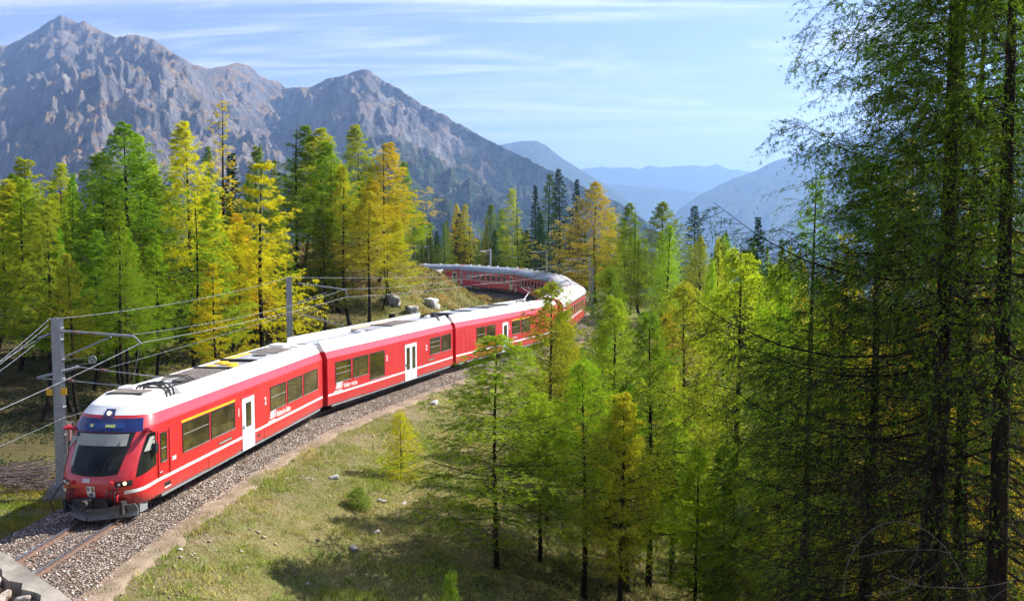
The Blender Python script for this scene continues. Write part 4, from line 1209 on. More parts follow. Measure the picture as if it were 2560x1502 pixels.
# ------------------------------------------------------------------ track
trk = empty('railway_track', tuple(tpt(18)), label='metre gauge railway track with steel rails curving under the train', category='railway track')
def rail_prof(e): return [(e - .06, -.14), (e - .06, -.125), (e - .012, -.11), (e - .012, -.04), (e - .033, -.03), (e - .033, 0), (e + .033, 0), (e + .033, -.03), (e + .012, -.04), (e + .012, -.11), (e + .06, -.125), (e + .06, -.14)]
o0 = Vector(trk.location)
for e in (-.53, .53):
    P = sweep(rail_prof(e), 1, SEND, .8) - np.array(o0)
    mb = MB()
    c = P.shape[1]
    vs = [tuple(p) for row in P for p in row]
    mb.v = vs
    for i in range(P.shape[0] - 1):
        for j in range(c - 1):
            mb.f.append((i * c + j, i * c + j + 1, (i + 1) * c + j + 1, (i + 1) * c + j)); mb.m.append(0 if j in (4, 5, 6) else 1); mb.s.append(False)
    mb.build('rail', [M_RAIL, M_RUST], trk)
me = MB().loft([[Vector((x, y, z)) for x, z in ((-.12, -.19), (-.09, -.125), (.09, -.125), (.12, -.19))] for y in (-.95, .95)]).mesh('sleeper', [M_RUST])
for k in range(22):
    sl = 17.0 + k * .66
    p, q = tpt(sl), tpt(sl + .1); d = q - p
    sp = link('sleeper', me, trk); sp.location = p - o0; sp.rotation_euler = (0, 0, math.atan2(d.y, d.x))
    sp.location.z -= .03
    for e in (-.53, .53):
        pc = MB().box(-.07, .07, e - .16, e + .16, -.122, -.098).build('rail_clip', M_RUST, sp)
# ------------------------------------------------------------------ overhead line
def bar(mb, a, b, w, mi=0, n=4):
    return mb.tube([a, b], w, n, mi, smooth=False)
def mast(x, y, ztop, label, arm=None, rz=0., base=True, w=.11):
    z0 = gz(x, y)
    m = empty('catenary_mast', (x, y, z0), rz, label=label, category='mast', group='catenary masts along the railway')
    h = ztop - z0
    mb = MB()
    mb.box(-w, w, -w - .012, -w, 0, h); mb.box(-w, w, w, w + .012, 0, h); mb.box(-.012, .012, -w, w, 0, h - .002)
    mb.box(-w - .012, -w, -w * .9, w * .9, .002, h - .004) if base else None
    mb.build('post', M_STEEL, m)
    if base:
        fb = MB().loft([[Vector((sx * a, sy * a, z)) for sx, sy in ((-1, -1), (1, -1), (1, 1), (-1, 1))] for a, z in ((.62, -.6), (.52, .10), (.36, .42), (.34, .46))]).build('foundation', M_CONC, m)
        for sx, sy in ((-1, -1), (1, -1), (1, 1), (-1, 1)):
            MB().tube([(sx * .22, sy * .22, .46), (sx * .22, sy * .22, .56)], .025, 6).build('anchor_bolt', M_STEEL, m)
        MB().box(-.28, .28, -.28, .28, .462, .49).build('base_plate', M_STEEL, m)
    return m
def arm_part(m, pts, r, mat=None, nm='cantilever_arm', n=7):
    return MB().tube(pts, r, n).build(nm, mat or M_STEEL, m)
def insul(m, p, d, n=4, r=.06, L=.22):
    d = Vector(d).normalized(); p = Vector(p); mb = MB()
    for k in range(n):
        a = p + d * (L * k / n); mb.tube([a, a + d * (L / n * .55)], r, 8)
    mb.tube([p - d * .04, p + d * (L + .04)], r * .45, 6)
    return mb.build('insulator', M_INS, m)
M1 = Vector((-16.0, 33.3, 0)); zM1 = 5.75
m1 = mast(M1.x, M1.y, zM1, 'grey steel catenary mast on a concrete foot beside the leading railcar', rz=math.radians(8), w=.15)
g1 = m1.location.z
def loc(m, p):
    return m.matrix_basis.inverted() @ Vector(p)
def L1p(u, v, d=None):                       # picture point of the mast's fittings -> local point near the mast's plane
    return loc(m1, at(u, v, d if d else M1.y))
Z1 = lambda v, d=33.3: at(140, v, d).z
c1p = tpt(float(track_se(np.array([-12.2]), np.array([32.3]))[0][0]))
hd = at(352, 857, 32.4)
u0 = at(149, 827, 33.2)
arm_part(m1, [loc(m1, u0), loc(m1, at(334, 840, 32.6))], .045)
arm_part(m1, [loc(m1, at(152, 896, 33.2)), loc(m1, at(278, 842, 32.8))], .028, nm='stay_tube')
arm_part(m1, [loc(m1, at(334, 840, 32.6)), loc(m1, hd)], .03, nm='drop_rod')
for (u, v) in ((180, 830), (222, 833), (265, 836), (312, 839)): insul(m1, loc(m1, at(u, v, 32.9)), loc(m1, at(u + 30, v + 2, 32.9)) - loc(m1, at(u, v, 32.9)), 3, .05, .2)
arm_part(m1, [loc(m1, at(93, 945, 33.0)), loc(m1, at(198, 917, 33.4))], .06, nm='cross_bracket', n=4)
arm_part(m1, [loc(m1, at(198, 917, 33.4)), loc(m1, at(255, 925, 32.9)), loc(m1, at(400, 942, 32.2))], .02, nm='steady_arm')
arm_part(m1, [loc(m1, at(93, 945, 33.0)), loc(m1, at(180, 952, 32.9)), loc(m1, at(345, 968, 32.2))], .02, nm='steady_arm')
insul(m1, loc(m1, at(252, 924, 32.9)), loc(m1, at(275, 928, 32.9)) - loc(m1, at(252, 924, 32.9)))
insul(m1, loc(m1, at(168, 950, 32.9)), loc(m1, at(190, 953, 32.9)) - loc(m1, at(168, 950, 32.9)))
arm_part(m1, [loc(m1, at(128, 833, 33.3)), loc(m1, at(95, 846, 33.0))], .045, nm='anchor_arm')
# tension wheel
ctr = loc(m1, at(231, 899, 32.9)); mb = MB()
mb.tube([ctr + Vector((.13 * math.cos(a), 0, .13 * math.sin(a))) for a in np.linspace(0, 2 * math.pi, 17)], .016, 6)
for a in (0, 1.05, 2.1): mb.tube([ctr + Vector((.13 * math.cos(a), 0, .13 * math.sin(a))), ctr - Vector((.13 * math.cos(a), 0, .13 * math.sin(a)))], .009, 5)
mb.build('tension_wheel', M_STEEL, m1)
for v0, v1 in ((898, 893), (915, 908)): arm_part(m1, [loc(m1, at(152, v0 + 2, 33.2)), loc(m1, at(225, v1, 32.9))], .008, nm='tension_wire')
# weights in their cage
wz1, wz0 = Z1(1058), Z1(1125)
wt = MB().tube([loc(m1, (M1.x + .36, M1.y - .1, wz0)), loc(m1, (M1.x + .36, M1.y - .1, wz1))], .075, 12).build('tension_weight', simple('weight_paint', (.42, .20, .18), .7, 0, .2), m1)
mb = MB()
for dx in (-.13, .13):
    for dy in (-.12, .12): mb.tube([loc(m1, (M1.x + .36 + dx, M1.y - .1 + dy, wz0 - .06)), loc(m1, (M1.x + .36 + dx, M1.y - .1 + dy, wz1 + .06))], .014, 5)
for zz in (wz0 - .06, wz1 + .06): mb.tube([loc(m1, (M1.x + .15, M1.y - .1, zz)), loc(m1, (M1.x + .50, M1.y - .1, zz))], .02, 5)
mb.build('weight_cage', M_STEEL, m1)
for dx in (-.26, .22): MB().box(dx - .10, dx + .10, -.24, -.215, Z1(985) - g1, Z1(968) - g1).build('number_plate', M_YEL, m1)
for zz in (5.4, 5.0, 4.3, 3.6, 2.6, 1.6): MB().box(-.17, .17, -.175, .175, zz - g1 - .02 + .0, zz - g1 + .02).build('clamp_band', M_STEEL, m1)

m2p = Vector((-12.05, 51.3)); m2 = mast(m2p.x, m2p.y, 6.45, 'slim grey catenary mast rising behind the roof of the leading railcar', rz=math.radians(-15), base=False, w=.11)
arm_part(m2, [loc(m2, at(744, 708, 51.3)), loc(m2, at(866, 724, 51.3))], .035)
arm_part(m2, [loc(m2, at(744, 756, 51.3)), loc(m2, at(815, 732, 51.3))], .022, nm='stay_tube')
arm_part(m2, [loc(m2, at(866, 724, 51.3)), loc(m2, at(868, 742, 51.3))], .02, nm='drop_rod')
arm_part(m2, [loc(m2, at(744, 780, 51.3)), loc(m2, at(780, 792, 51.2)), loc(m2, at(860, 812, 50.6))], .016, nm='steady_arm')
arm_part(m2, [loc(m2, at(744, 787, 51.3)), loc(m2, at(790, 796, 51.2)), loc(m2, at(850, 815, 50.6))], .016, nm='steady_arm')
insul(m2, loc(m2, at(862, 724, 51.3)), (0, 0, -1), 3, .05, .2)
for k, (x, y, zt, lb, L, ad) in enumerate([(8.75, 103.0, 5.3, 'shorter of the two catenary masts standing outside the bend', 3.2, (-1, -.2)), (9.6, 117, 6.2, 'taller of the two catenary masts standing outside the bend', 3, (-1, 0)),
                                         (5.2, 143, 6.7, 'catenary mast in the wood behind the silver-roofed coach', 2.6, (-.9, -.4)), (-3.6, 158, 6.6, 'catenary mast in the wood behind the second last coach', 2.6, (-.6, -.8)), (-14.6, 166.5, 7.3, 'catenary mast in the wood behind the last coach', 2.6, (-.2, -1))]):
    m = mast(x, y, zt, lb, base=False, w=.095, rz=math.atan2(ad[1], ad[0]))
    zl = zt - m.location.z
    arm_part(m, [(0, 0, zl - .25), (L, 0, zl - .4)], .04)
    arm_part(m, [(0, 0, zl - 1.0), (L * .75, 0, zl - .4)], .025, nm='stay_tube')
def sag(a, b, n=10, s=.15):
    a, b = Vector(a), Vector(b)
    return [a.lerp(b, k / n) - Vector((0, 0, s * 4 * (k / n) * (1 - k / n))) for k in range(n + 1)]
def wire(pts, label, r=.011, cat='wire'):
    r *= .62
    o = MB().tube(pts, r, 5, cap=False).build('overhead_wire', M_STEEL, None, label=label, category=cat, group='overhead wires of the railway')
    return o
SM = {}
def along(s0, s1, e, z, n=60):
    return [tpt(s, e, z) for s in np.linspace(s0, s1, n)]
wire([at(-60, 1050, 24.5)] + sag(at(-60, 1050, 24.5), hd, 6, .05)[1:] + sag(hd, at(868, 742, 50.6), 12, .12)[1:] + sag(at(868, 742, 50.6), tpt(62.5, .2, 5.2), 8, .1)[1:] + along(64, 150, 0, 5.15, 50), 'contact wire hanging over the track above the train', .012)
wire(sag(at(334, 836, 32.6), at(866, 722, 51), 14, .25) + sag(at(866, 722, 51), tpt(64, .3, 6.0), 8, .3)[1:] + along(66, 150, 0, 5.95, 40), 'upper carrier wire running above the contact wire', .010)
wire(sag(at(275, 918, 32.9), at(740, 780, 51.3), 14, .05), 'thin wire from the tension wheel to the second mast', .009)
wire(sag((M1.x, M1.y, zM1 - .02), (m2p.x, m2p.y, 6.42), 14, .25) + sag((m2p.x, m2p.y, 6.42), (8.6, 103, 5.6), 16, .5)[1:], 'feeder wire strung between the tops of the masts', .011)
wire(sag(at(-60, 1140, 25.5), (M1.x + .2, M1.y - .15, 2.25), 6, .02) + sag((M1.x + .2, M1.y - .15, 2.25), (m2p.x + .15, m2p.y, 2.5), 14, .12)[1:], 'low return wire fixed halfway up the masts', .011)
for i, (ua, va, ub, vb) in enumerate(((126, 795, -40, 935), (122, 812, -40, 940), (97, 846, -40, 925), (100, 850, -40, 955))):
    wire(sag(at(ua, va, 33.2), at(ub, vb, 26 + i), 6, .03), ['anchor wire leaving the top of the near mast', 'anchor wire just under the top of the near mast', 'upper wire from the short side arm of the near mast', 'lower wire from the short side arm of the near mast'][i], .011)
wire(sag(at(351, 862, 32.4), at(333, 955, 32.2), 8, -.05), 'hanging jumper cable between the cantilever and the roof wires', .008)

# ------------------------------------------------------------------ rocks and the stone wall
def rock_mesh(seed, sx, sy, sz, mat=None, n=2, name='boulder'):
    R = np.random.default_rng(seed)
    # a subdivided cube pushed to a worn block
    k = 5; V = []; Fq = []
    lin = np.linspace(-1, 1, k)
    idx = {}
    def vid(p):
        key = tuple(np.round(p, 4))
        if key not in idx: idx[key] = len(V); V.append(p)
        return idx[key]
    for ax in range(3):
        for sg in (-1, 1):
            for i in range(k - 1):
                for j in range(k - 1):
                    q = []
                    for a, b in ((i, j), (i + 1, j), (i + 1, j + 1), (i, j + 1)):
                        p = np.zeros(3); p[ax] = sg; p[(ax + 1) % 3] = lin[a]; p[(ax + 2) % 3] = lin[b]; q.append(vid(p))
                    Fq.append(q if sg > 0 else q[::-1])
    V = np.array(V)
    r = np.linalg.norm(V, axis=1, keepdims=True)
    V = V / r * (r ** .7)
    ph = R.uniform(0, 10, 3)
    d = 1 + .75 * (fbm(V[:, 0] * 1.1 + ph[0] + V[:, 2], V[:, 1] * 1.1 + ph[1] - V[:, 2], seed, 3) - .5) + .5 * (fbm(V[:, 0] * 2.7 + ph[1], V[:, 2] * 2.7 + V[:, 1] * 1.9 + ph[2], seed + 5, 2) - .5)
    V = V * d[:, None] * np.array([sx, sy, sz]) * .8
    return np_mesh(name, V, np.array(Fq), [mat or M_ROCK], n=4)
M_PALE = m_rock('pale_rock', (.30, .29, .275), (.56, .55, .53))
for (u, v, d, sx, sy, sz, m, lb) in ((1078, 717, 118, 2.0, 1.2, 1.0, M_PALE, 'large white boulder at the foot of the knoll by the far track'),
                                   (985, 778, 84, .95, .8, .85, M_ROCK, 'grey angular boulder on the bank behind the train, beside a smaller one'),
                                   (962, 777, 84, .4, .4, .45, M_ROCK, 'small grey stone lying left of the angular boulder'),
                                   (1028, 788, 83, .85, .7, .7, M_ROCK, 'rounded grey boulder between the angular and the white rock'),
                                   (1080, 777, 88, 1.1, .8, .9, M_PALE, 'pale upright boulder on the bank just above the train roof')):
    p = at(u, v, d)
    o = link('boulder', rock_mesh(int(u), sx * .78, sy * .78, sz * .78, m), label=lb, category='boulder', group='boulders on the bank')
    o.location = (p.x, d, gz(p.x, d) + sz * .25); o.rotation_euler = (0, 0, u)
for i, (u, v, d, s, lb) in enumerate(((834, 678 * K, 28, .2, 'x'),)): pass
SLOPE = [(833, 1195, 30, .26, 'flat pale stone lying on the slope left of the young yellow larch'), (955, 1255, 30, .2, 'pale stone on the slope below the green shrub'), (940, 1335, 28.5, .16, 'small pink stone low on the grassy slope'), (960, 1160, 32, .17, 'small white stone on the slope above the green shrub'),
         (885, 1375, 27.5, .2, 'grey stone low on the slope near the dark tree shadow'), (818, 1155, 31.5, .13, 'little white stone high on the slope near the path'), (1085, 1010, 41, .35, 'pale stone patch near the top of the slope by the path'), (1010, 1262, 31, .17, 'small brown stone beside the shade of the young yellow larch')]
for (u, v, d, s, lb) in SLOPE:
    p = ground_hit(u / K, v / K); d = p.y
    o = link('slope_stone', rock_mesh(int(u * 3), s, s * .7, s * .4, M_ROCK, name='slope_stone'), label=lb, category='stone', group='stones on the grassy slope')
    o.location = (p.x, d, gz(p.x, d) + s * .12); o.rotation_euler = (.1, .2, u)
# stone wall with concrete coping in the near corner
A, B = at(-160, 1262, 17.9), at(235, 1530, 15.1)
wl_ = empty('stone_wall', (A + B) / 2 - Vector((0, 0, 2.2)), label='low rubble stone wall with a concrete coping in the near corner', category='wall')
o0 = Vector(wl_.location); ax_ = (B - A).normalized(); nx = ax_.cross(Vector((0, 0, 1))).normalized()
if nx.y > 0: nx = -nx
Ln = (B - A).length
cp_rows = []
R = random.Random(3)
nn = 26
top_o, top_i = [], []
for k in range(nn + 1):
    p = A.lerp(B, k / nn)
    top_o.append(p + nx * R.uniform(-.03, .03) - o0); top_i.append(p + nx * (.36 + R.uniform(-.09, .09)) - Vector((0, 0, R.uniform(0, .04))) - o0)
rings = [[top_o[k] - Vector((0, 0, .22)), top_o[k] - Vector((0, 0, R.uniform(0, .03))), top_i[k], top_i[k] - Vector((0, 0, .22))] for k in range(nn + 1)]
MB().loft(rings, smooth=False).build('coping', M_CONC, wl_)
core = [A + nx * .02, B + nx * .02, B + nx * 2.2, A + nx * 2.2]
MB().loft([[p - Vector((0, 0, 4.0)) - o0 for p in core], [core[0] - Vector((0, 0, .23)) - o0, core[1] - Vector((0, 0, .23)) - o0, core[2] - Vector((0, 0, .45)) - o0, core[3] - Vector((0, 0, .45)) - o0]]).build('wall_core', M_PATH, wl_)
M_WST = m_rock('wall_stone', (.30, .25, .21), (.55, .48, .42))
k = 0
for i in range(16):
    for j in range(5):
        if R.random() < .12: continue
        p = A + ax_ * (Ln * (i + .5 + R.uniform(-.3, .3)) / 16) + nx * (.50 + .30 * j + R.uniform(-.1, .1)) - Vector((0, 0, .22 + .07 * j))
        if k < 8: me_ = rock_mesh(500 + k, .21, .17, .14, M_WST, name='stone'); ROCKS = globals().setdefault('ROCKS', []); ROCKS.append(me_)
        o = link('stone', ROCKS[k % len(ROCKS)], wl_); o.location = p - o0; s_ = R.uniform(.6, 1.3); o.scale = (s_, s_, s_); o.rotation_euler = (R.uniform(-.4, .4), R.uniform(-.4, .4), R.uniform(0, 6))
        k += 1
# tufts of dry weeds between the wall stones, as one part
Rn = np.random.default_rng(7)
q = np.array([tuple(A + ax_ * (Ln * Rn.uniform()) + nx * Rn.uniform(.35, 1.9) - Vector((0, 0, .2)) - o0) for _ in range(60)])
q = np.repeat(q, 14, 0) + Rn.normal(0, .07, (60 * 14, 3)) * np.array([1, 1, .2])
M_DRYWEED = simple('dry_weed', (.16, .085, .05), .9, 0, .4)
V = needle_tris(Rn, q, np.tile([[0, 0, 1.2]], (len(q), 1)), .2, .02, .8)
link('dry_weeds', np_mesh('dry_weeds', V, np.arange(len(V)).reshape(-1, 3), [M_DRYWEED]), wl_, kind='stuff')

# tree stumps
for (u, v, d, lb) in ((833, 803, 70, 'grey cut tree stump on the shrubby bank behind the train'), (980 / K * K, 800, 80, 'dark tree stump beside the grey boulders'), (872, 840, 62, 'short tree stump just above the roof of the middle railcar')):
    p = at(u, v, d); z = gz(p.x, d)
    st = empty('tree_stump', (p.x, d, z), label=lb, category='tree stump', group='cut stumps on the bank')
    MB().tube([(0, 0, -.2), (0, 0, .05), (.02, 0, .3), (.03, .01, .62)], [.42, .34, .29, .27], 11, cap=False).build('stump_side', M_BARK, st)
    MB().tube([(.03, .01, .60), (.03, .01, .63)], .265, 11).build('cut_face', simple('cut_wood', (.32, .27, .20), .9, 0, .2), st)
# brush pile of cut twigs
Rn = np.random.default_rng(12)
c = at(45, 1228, 34.6); n = 420
p0 = np.stack([c.x + Rn.normal(0, 1.3, n), 34.6 + Rn.normal(0, .7, n), np.zeros(n)], -1)
p0[:, 2] = terrain(p0[:, 0], p0[:, 1]) + Rn.uniform(0, .55, n) * np.exp(-((p0[:, 0] - c.x) / 1.6) ** 2)
an = Rn.normal(.15, .5, n); L_ = Rn.uniform(.5, 1.6, n)
p1 = p0 + np.stack([np.cos(an) * L_, np.sin(an) * L_, Rn.normal(.05, .12, n)], -1)
V, Fq = ribbon_tubes(p0, p1, np.full(n, .018), np.full(n, .008))
link('brush_pile', np_mesh('brush_pile', V, Fq, [simple('dead_twig', (.13, .095, .085), .9, 0, .35)], n=4), kind='stuff', label='heap of brown cut branches in the grass beside the near mast', category='brush pile')

# ------------------------------------------------------------------ ground cover
def m_cover(name, a, b, c, sc=.5, transl=.35, rough_hi=.62):
    t = NT(name)
    g = t.new('ShaderNodeNewGeometry')
    n = t.noise(sc, 5, .62); k = t.noise(sc * 5, 3, .6)
    col = t.mix(t.mapr(n, .40, .60), a, b)
    col = t.mix(t.mapr(k, .52, rough_hi + .1), col, c)
    hsv = t.new('ShaderNodeHueSaturation'); t.link(col, hsv.inputs['Color'])
    t.link(t.mapr(g.outputs['Random Per Island'], 0, 1, .62, 1.4, False), hsv.inputs['Value'])
    d = t.new('ShaderNodeBsdfDiffuse'); tr = t.new('ShaderNodeBsdfTranslucent')
    t.link(hsv.outputs[0], d.inputs['Color']); t.link(hsv.outputs[0], tr.inputs['Color'])
    ms = t.new('ShaderNodeMixShader'); ms.inputs[0].default_value = transl
    t.link(d.outputs[0], ms.inputs[1]); t.link(tr.outputs[0], ms.inputs[2]); t.link(ms.outputs[0], t.out.inputs['Surface'])
    return t.m
M_GR_SLOPE = m_cover('slope_grass', (.27, .34, .055), (.47, .42, .15), (.19, .29, .04), .35)
M_GR_GOLD = m_cover('golden_grass', (.46, .31, .09), (.40, .30, .11), (.24, .24, .05), .25)
M_GR_LEFT = m_cover('yellow_green_grass', (.40, .34, .05), (.20, .28, .04), (.46, .33, .08), .4)
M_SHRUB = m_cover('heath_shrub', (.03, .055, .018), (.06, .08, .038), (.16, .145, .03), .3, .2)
M_GR_TUS = m_cover('tussock_grass', (.18, .26, .04), (.46, .37, .14), (.34, .33, .08), .9)
M_FLOOR = m_cover('forest_floor_grass', (.16, .22, .04), (.30, .27, .07), (.10, .15, .03), .3)
def grass(name, x0, x1, y0, y1, n, cond, blades, ht, wd, mat, label, seed, clump=.35, spread=.8):
    R = np.random.default_rng(seed)
    x, y = R.uniform(x0, x1, n), R.uniform(y0, y1, n)
    s, e = track_se(x, y)
    ok = cond(x, y, s, e)
    dn = fbm(x / 1.3, y / 1.3, seed + 3, 3)
    ok &= R.uniform(size=n) < np.clip((dn - .5 + clump) * 2.2, .06, 1)
    # keep what lies within the picture and a little round it
    ok &= (np.abs(x / np.maximum(y, 1)) < .66)
    x, y = x[ok], y[ok]; z = terrain(x, y)
    hh = ht * R.uniform(.5, 1.25, len(x)) * (.35 + 2.6 * np.clip(dn[ok] - .38, 0, 1))
    i = np.repeat(np.arange(len(x)), blades)
    P = np.stack([x[i], y[i], z[i] - .01], -1) + np.stack([R.normal(0, spread * .13, len(i)), R.normal(0, spread * .13, len(i)), 0 * x[i]], -1)
    A = np.tile([[0, 0, 1.]], (len(i), 1))
    d = unit(A + R.normal(0, .42, (len(i), 3)) * np.array([1, 1, .3]))
    sd = unit(np.cross(d, R.normal(size=(len(i), 3))))
    L = (hh[i] * R.uniform(.5, 1.1, len(i)))[:, None]
    V = np.stack([P - sd * wd, P + sd * wd, P + d * L], 1).reshape(-1, 3)
    return link(name, np_mesh(name, V, np.arange(len(V)).reshape(-1, 3), [mat]), kind='stuff', label=label, category='grass')
def leaves(name, x0, x1, y0, y1, n, cond, per, rad, ht, size, mat, label, seed, thr=.5):
    R = np.random.default_rng(seed)
    x, y = R.uniform(x0, x1, n), R.uniform(y0, y1, n)
    s, e = track_se(x, y)
    ok = cond(x, y, s, e) & (fbm(x / 4, y / 4, seed + 9, 3) > thr) & (np.abs(x / np.maximum(y, 1)) < .66)
    x, y = x[ok], y[ok]
    i = np.repeat(np.arange(len(x)), per)
    a, b = R.uniform(0, 6.28, len(i)), np.sqrt(R.uniform(0, 1, len(i)))
    rr = (rad * R.uniform(.6, 1.3, len(x)))[i]
    px, py = x[i] + np.cos(a) * b * rr, y[i] + np.sin(a) * b * rr
    pz = terrain(px, py) + ht * (1 - b * b) * R.uniform(.25, 1.0, len(i)) * (rr / rad)
    V = needle_tris(R, np.stack([px, py, pz], -1), np.tile([[0, 0, .6]], (len(i), 1)), size, size * .55, 1.)
    return link(name, np_mesh(name, V, np.arange(len(V)).reshape(-1, 3), [mat]), kind='stuff', label=label, category='undergrowth')
grass('grass', -13, 14, 17, 48, 52000, lambda x, y, s, e: (e > 1.7 + 1.3 * fbm(x / 1.5, y / 1.5, 88, 3)), 5, .19, .016, M_GR_SLOPE, 'short dry and green grass covering the sunny slope below the path', 1, .42)
grass('grass', -9, 26, 48, 92, 26000, lambda x, y, s, e: (e > 1.7 + 1.3 * fbm(x / 1.5, y / 1.5, 88, 3)), 6, .22, .018, M_GR_SLOPE, 'grass on the upper part of the embankment below the train', 2, .42)
grass('grass', 4, 34, 14, 60, 15000, lambda x, y, s, e: (e > 12), 6, .34, .016, M_FLOOR, 'tall grass on the forest floor under the near larches', 4, .4)
grass('grass', -24, -12, 24, 41, 12000, lambda x, y, s, e: (e < -2.9) & (e > -7.5 + 2 * fbm(x / 2, y / 2, 90, 2)), 7, .34, .014, M_GR_LEFT, 'yellow green grass on the bank beside the near mast', 3, .42)
grass('grass', -24, 5, 84, 150, 13000, lambda x, y, s, e: (e < -3.0), 6, .5, .04, M_GR_GOLD, 'golden dry grass inside the bend of the railway', 5, .45)
grass('grass', -34, 0, 46, 90, 20000, lambda x, y, s, e: (e < -3.2) & (x > -15 - .12 * (y - 50)), 6, .3, .022, M_GR_LEFT, 'patchy autumn grass on the bank behind the train', 6, .28)
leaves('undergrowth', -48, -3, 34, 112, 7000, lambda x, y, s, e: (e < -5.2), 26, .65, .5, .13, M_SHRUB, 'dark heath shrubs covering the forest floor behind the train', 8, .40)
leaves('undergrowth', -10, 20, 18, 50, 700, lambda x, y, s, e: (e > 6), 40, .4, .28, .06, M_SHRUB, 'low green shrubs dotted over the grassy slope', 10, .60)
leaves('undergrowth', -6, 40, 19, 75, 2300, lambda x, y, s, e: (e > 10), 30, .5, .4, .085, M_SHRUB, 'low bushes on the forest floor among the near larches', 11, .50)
# gravel stones lying on the ballast and the path edge
R = np.random.default_rng(21)
def stones(name, n, s0, s1, e0, e1, size, label, sink=.3):
    s, e = R.uniform(s0, s1, n), R.uniform(e0, e1, n)
    x = np.interp(s, TS, TL[:, 0]); y = np.interp(s, TS, TL[:, 1]); dx = np.interp(s, TS, TD[:, 0]); dy = np.interp(s, TS, TD[:, 1]); nn_ = np.hypot(dx, dy)
    X_, Y_ = x + dy / nn_ * e, y - dx / nn_ * e
    zp = np.interp(e, [p[0] for p in [(-3.1, -.64), (-2.25, -.4), (-1.55, -.19), (-1.2, -.155), (1.0, -.155), (1.25, -.19), (1.6, -.36), (1.9, -.5), (3.6, -.5)]], [-.64, -.4, -.19, -.155, -.155, -.19, -.36, -.5, -.5]) + trz(s)
    sz = size * R.uniform(.55, 1.35, n)
    oc = np.array([(1, 0, 0), (-1, 0, 0), (0, 1, 0), (0, -1, 0), (0, 0, 1), (0, 0, -1)], float)
    V = oc[None] * R.uniform(.55, 1.15, (n, 6, 1))
    th = R.uniform(0, 6.28, n); ct, st_ = np.cos(th), np.sin(th)
    V = np.stack([V[..., 0] * ct[:, None] - V[..., 1] * st_[:, None], V[..., 0] * st_[:, None] + V[..., 1] * ct[:, None], V[..., 2] * .75 + V[..., 0] * .3], -1)
    V = V * sz[:, None, None] + np.stack([X_, Y_, zp + sz * sink], -1)[:, None]
    f = np.array([(0, 2, 4), (2, 1, 4), (1, 3, 4), (3, 0, 4), (2, 0, 5), (1, 2, 5), (3, 1, 5), (0, 3, 5)])
    Fc = (f[None] + (np.arange(n) * 6)[:, None, None]).reshape(-1, 3)
    link(name, np_mesh(name, V.reshape(-1, 3), Fc, [M_STONES]), kind='stuff', label=label, category='gravel')
stones('gravel', 10000, 12, 30, -2.9, 2.1, .036, 'loose ballast stones around the rails in front of the train')
grass('grass', -13, 14, 17, 48, 3200, lambda x, y, s, e: (e > 2.2), 16, .26, .013, M_GR_TUS, 'taller tussocks dotted over the sunny slope', 14, .5, 1.1)
def pebbles(n, x0, x1, y0, y1, size, label):
    x, y = R.uniform(x0, x1, n), R.uniform(y0, y1, n); s, e = track_se(x, y)
    ok = (e > 1.8) & (R.uniform(size=n) < np.where(e < 4, 1, .3)) & (fbm(x / 2, y / 2, 97, 3) > .45); x, y = x[ok], y[ok]; n = len(x)
    sz = size * R.uniform(.4, 1.6, n) ** 1.5
    oc = np.array([(1, 0, 0), (-1, 0, 0), (0, 1, 0), (0, -1, 0), (0, 0, 1), (0, 0, -1)], float)
    V = oc[None] * R.uniform(.5, 1.2, (n, 6, 1)) * np.array([1, 1, .55]) * sz[:, None, None] + np.stack([x, y, terrain(x, y) + sz * .25], -1)[:, None]
    f = np.array([(0, 2, 4), (2, 1, 4), (1, 3, 4), (3, 0, 4), (2, 0, 5), (1, 2, 5), (3, 1, 5), (0, 3, 5)])
    link('gravel', np_mesh('gravel', V.reshape(-1, 3), (f[None] + (np.arange(n) * 6)[:, None, None]).reshape(-1, 3), [M_STONES]), kind='stuff', label=label, category='gravel')
pebbles(5000, -13, 14, 18, 62, .055, 'small pale stones scattered over the slope and the path edge')
stones('gravel', 11000, 26, 62, .9, 2.2, .036, 'loose ballast stones along the sunny side of the train')
# ------------------------------------------------------------------ trees
T = ptree
# the wood on the left, front rows
T(300, 296, 62, 'broad0', 'G', 'tallest and broadest deep green larch in the left wood', 150)
T(252, 372, 64, 'broad1', 'G', 'green larch leaning on the left shoulder of the broadest green larch', 120)
T(345, 326, 76, 'mid0', 'LG', 'pale green larch peeping out right behind the broadest green larch', 90)
T(398, 392, 82, 'mid1', 'YG', 'yellow green larch between the broadest green larch and the bright yellow one', 90)
T(432, 470, 54, 'slim0', 'LG', 'slender lime green larch with a bare pale trunk in front of the yellow larch', 78)
T(468, 303, 66, 'mid2', 'Y', 'bright yellow larch with dark trunk, left of the thin bare-topped one', 105)
T(548, 243, 72, 'sparse0', 'Y', 'very tall thin yellow larch with bare spiky top', 80)
T(640, 374, 58, 'tier0', 'O', 'orange gold larch with layered boughs right behind the train', 115)
T(527, 630, 50, 'tier1', 'GG', 'small spindly yellow larch with drooping boughs near the track', 62)
T(575, 372, 80, 'spruce0', 'D', 'dark spruce squeezed between the thin tall larch and the orange gold one', 55)
T(618, 356, 78, 'mid1', 'OL', 'olive larch standing behind the orange gold larch', 75)
T(700, 298, 84, 'high1', 'OL', 'tall olive green larch right of the orange gold larch', 95)
T(740, 330, 90, 'mid1', 'LG', 'green larch behind the tall olive one', 80)
T(780, 318, 88, 'high1', 'YG', 'olive yellow larch in the middle of the knoll wood', 95)
T(832, 352, 80, 'high0', 'OL', 'larch with a thick black trunk on the shrubby knoll', 85)
T(884, 311, 93, 'mid2', 'LG', 'tall green tipped larch near the right end of the knoll wood', 80)
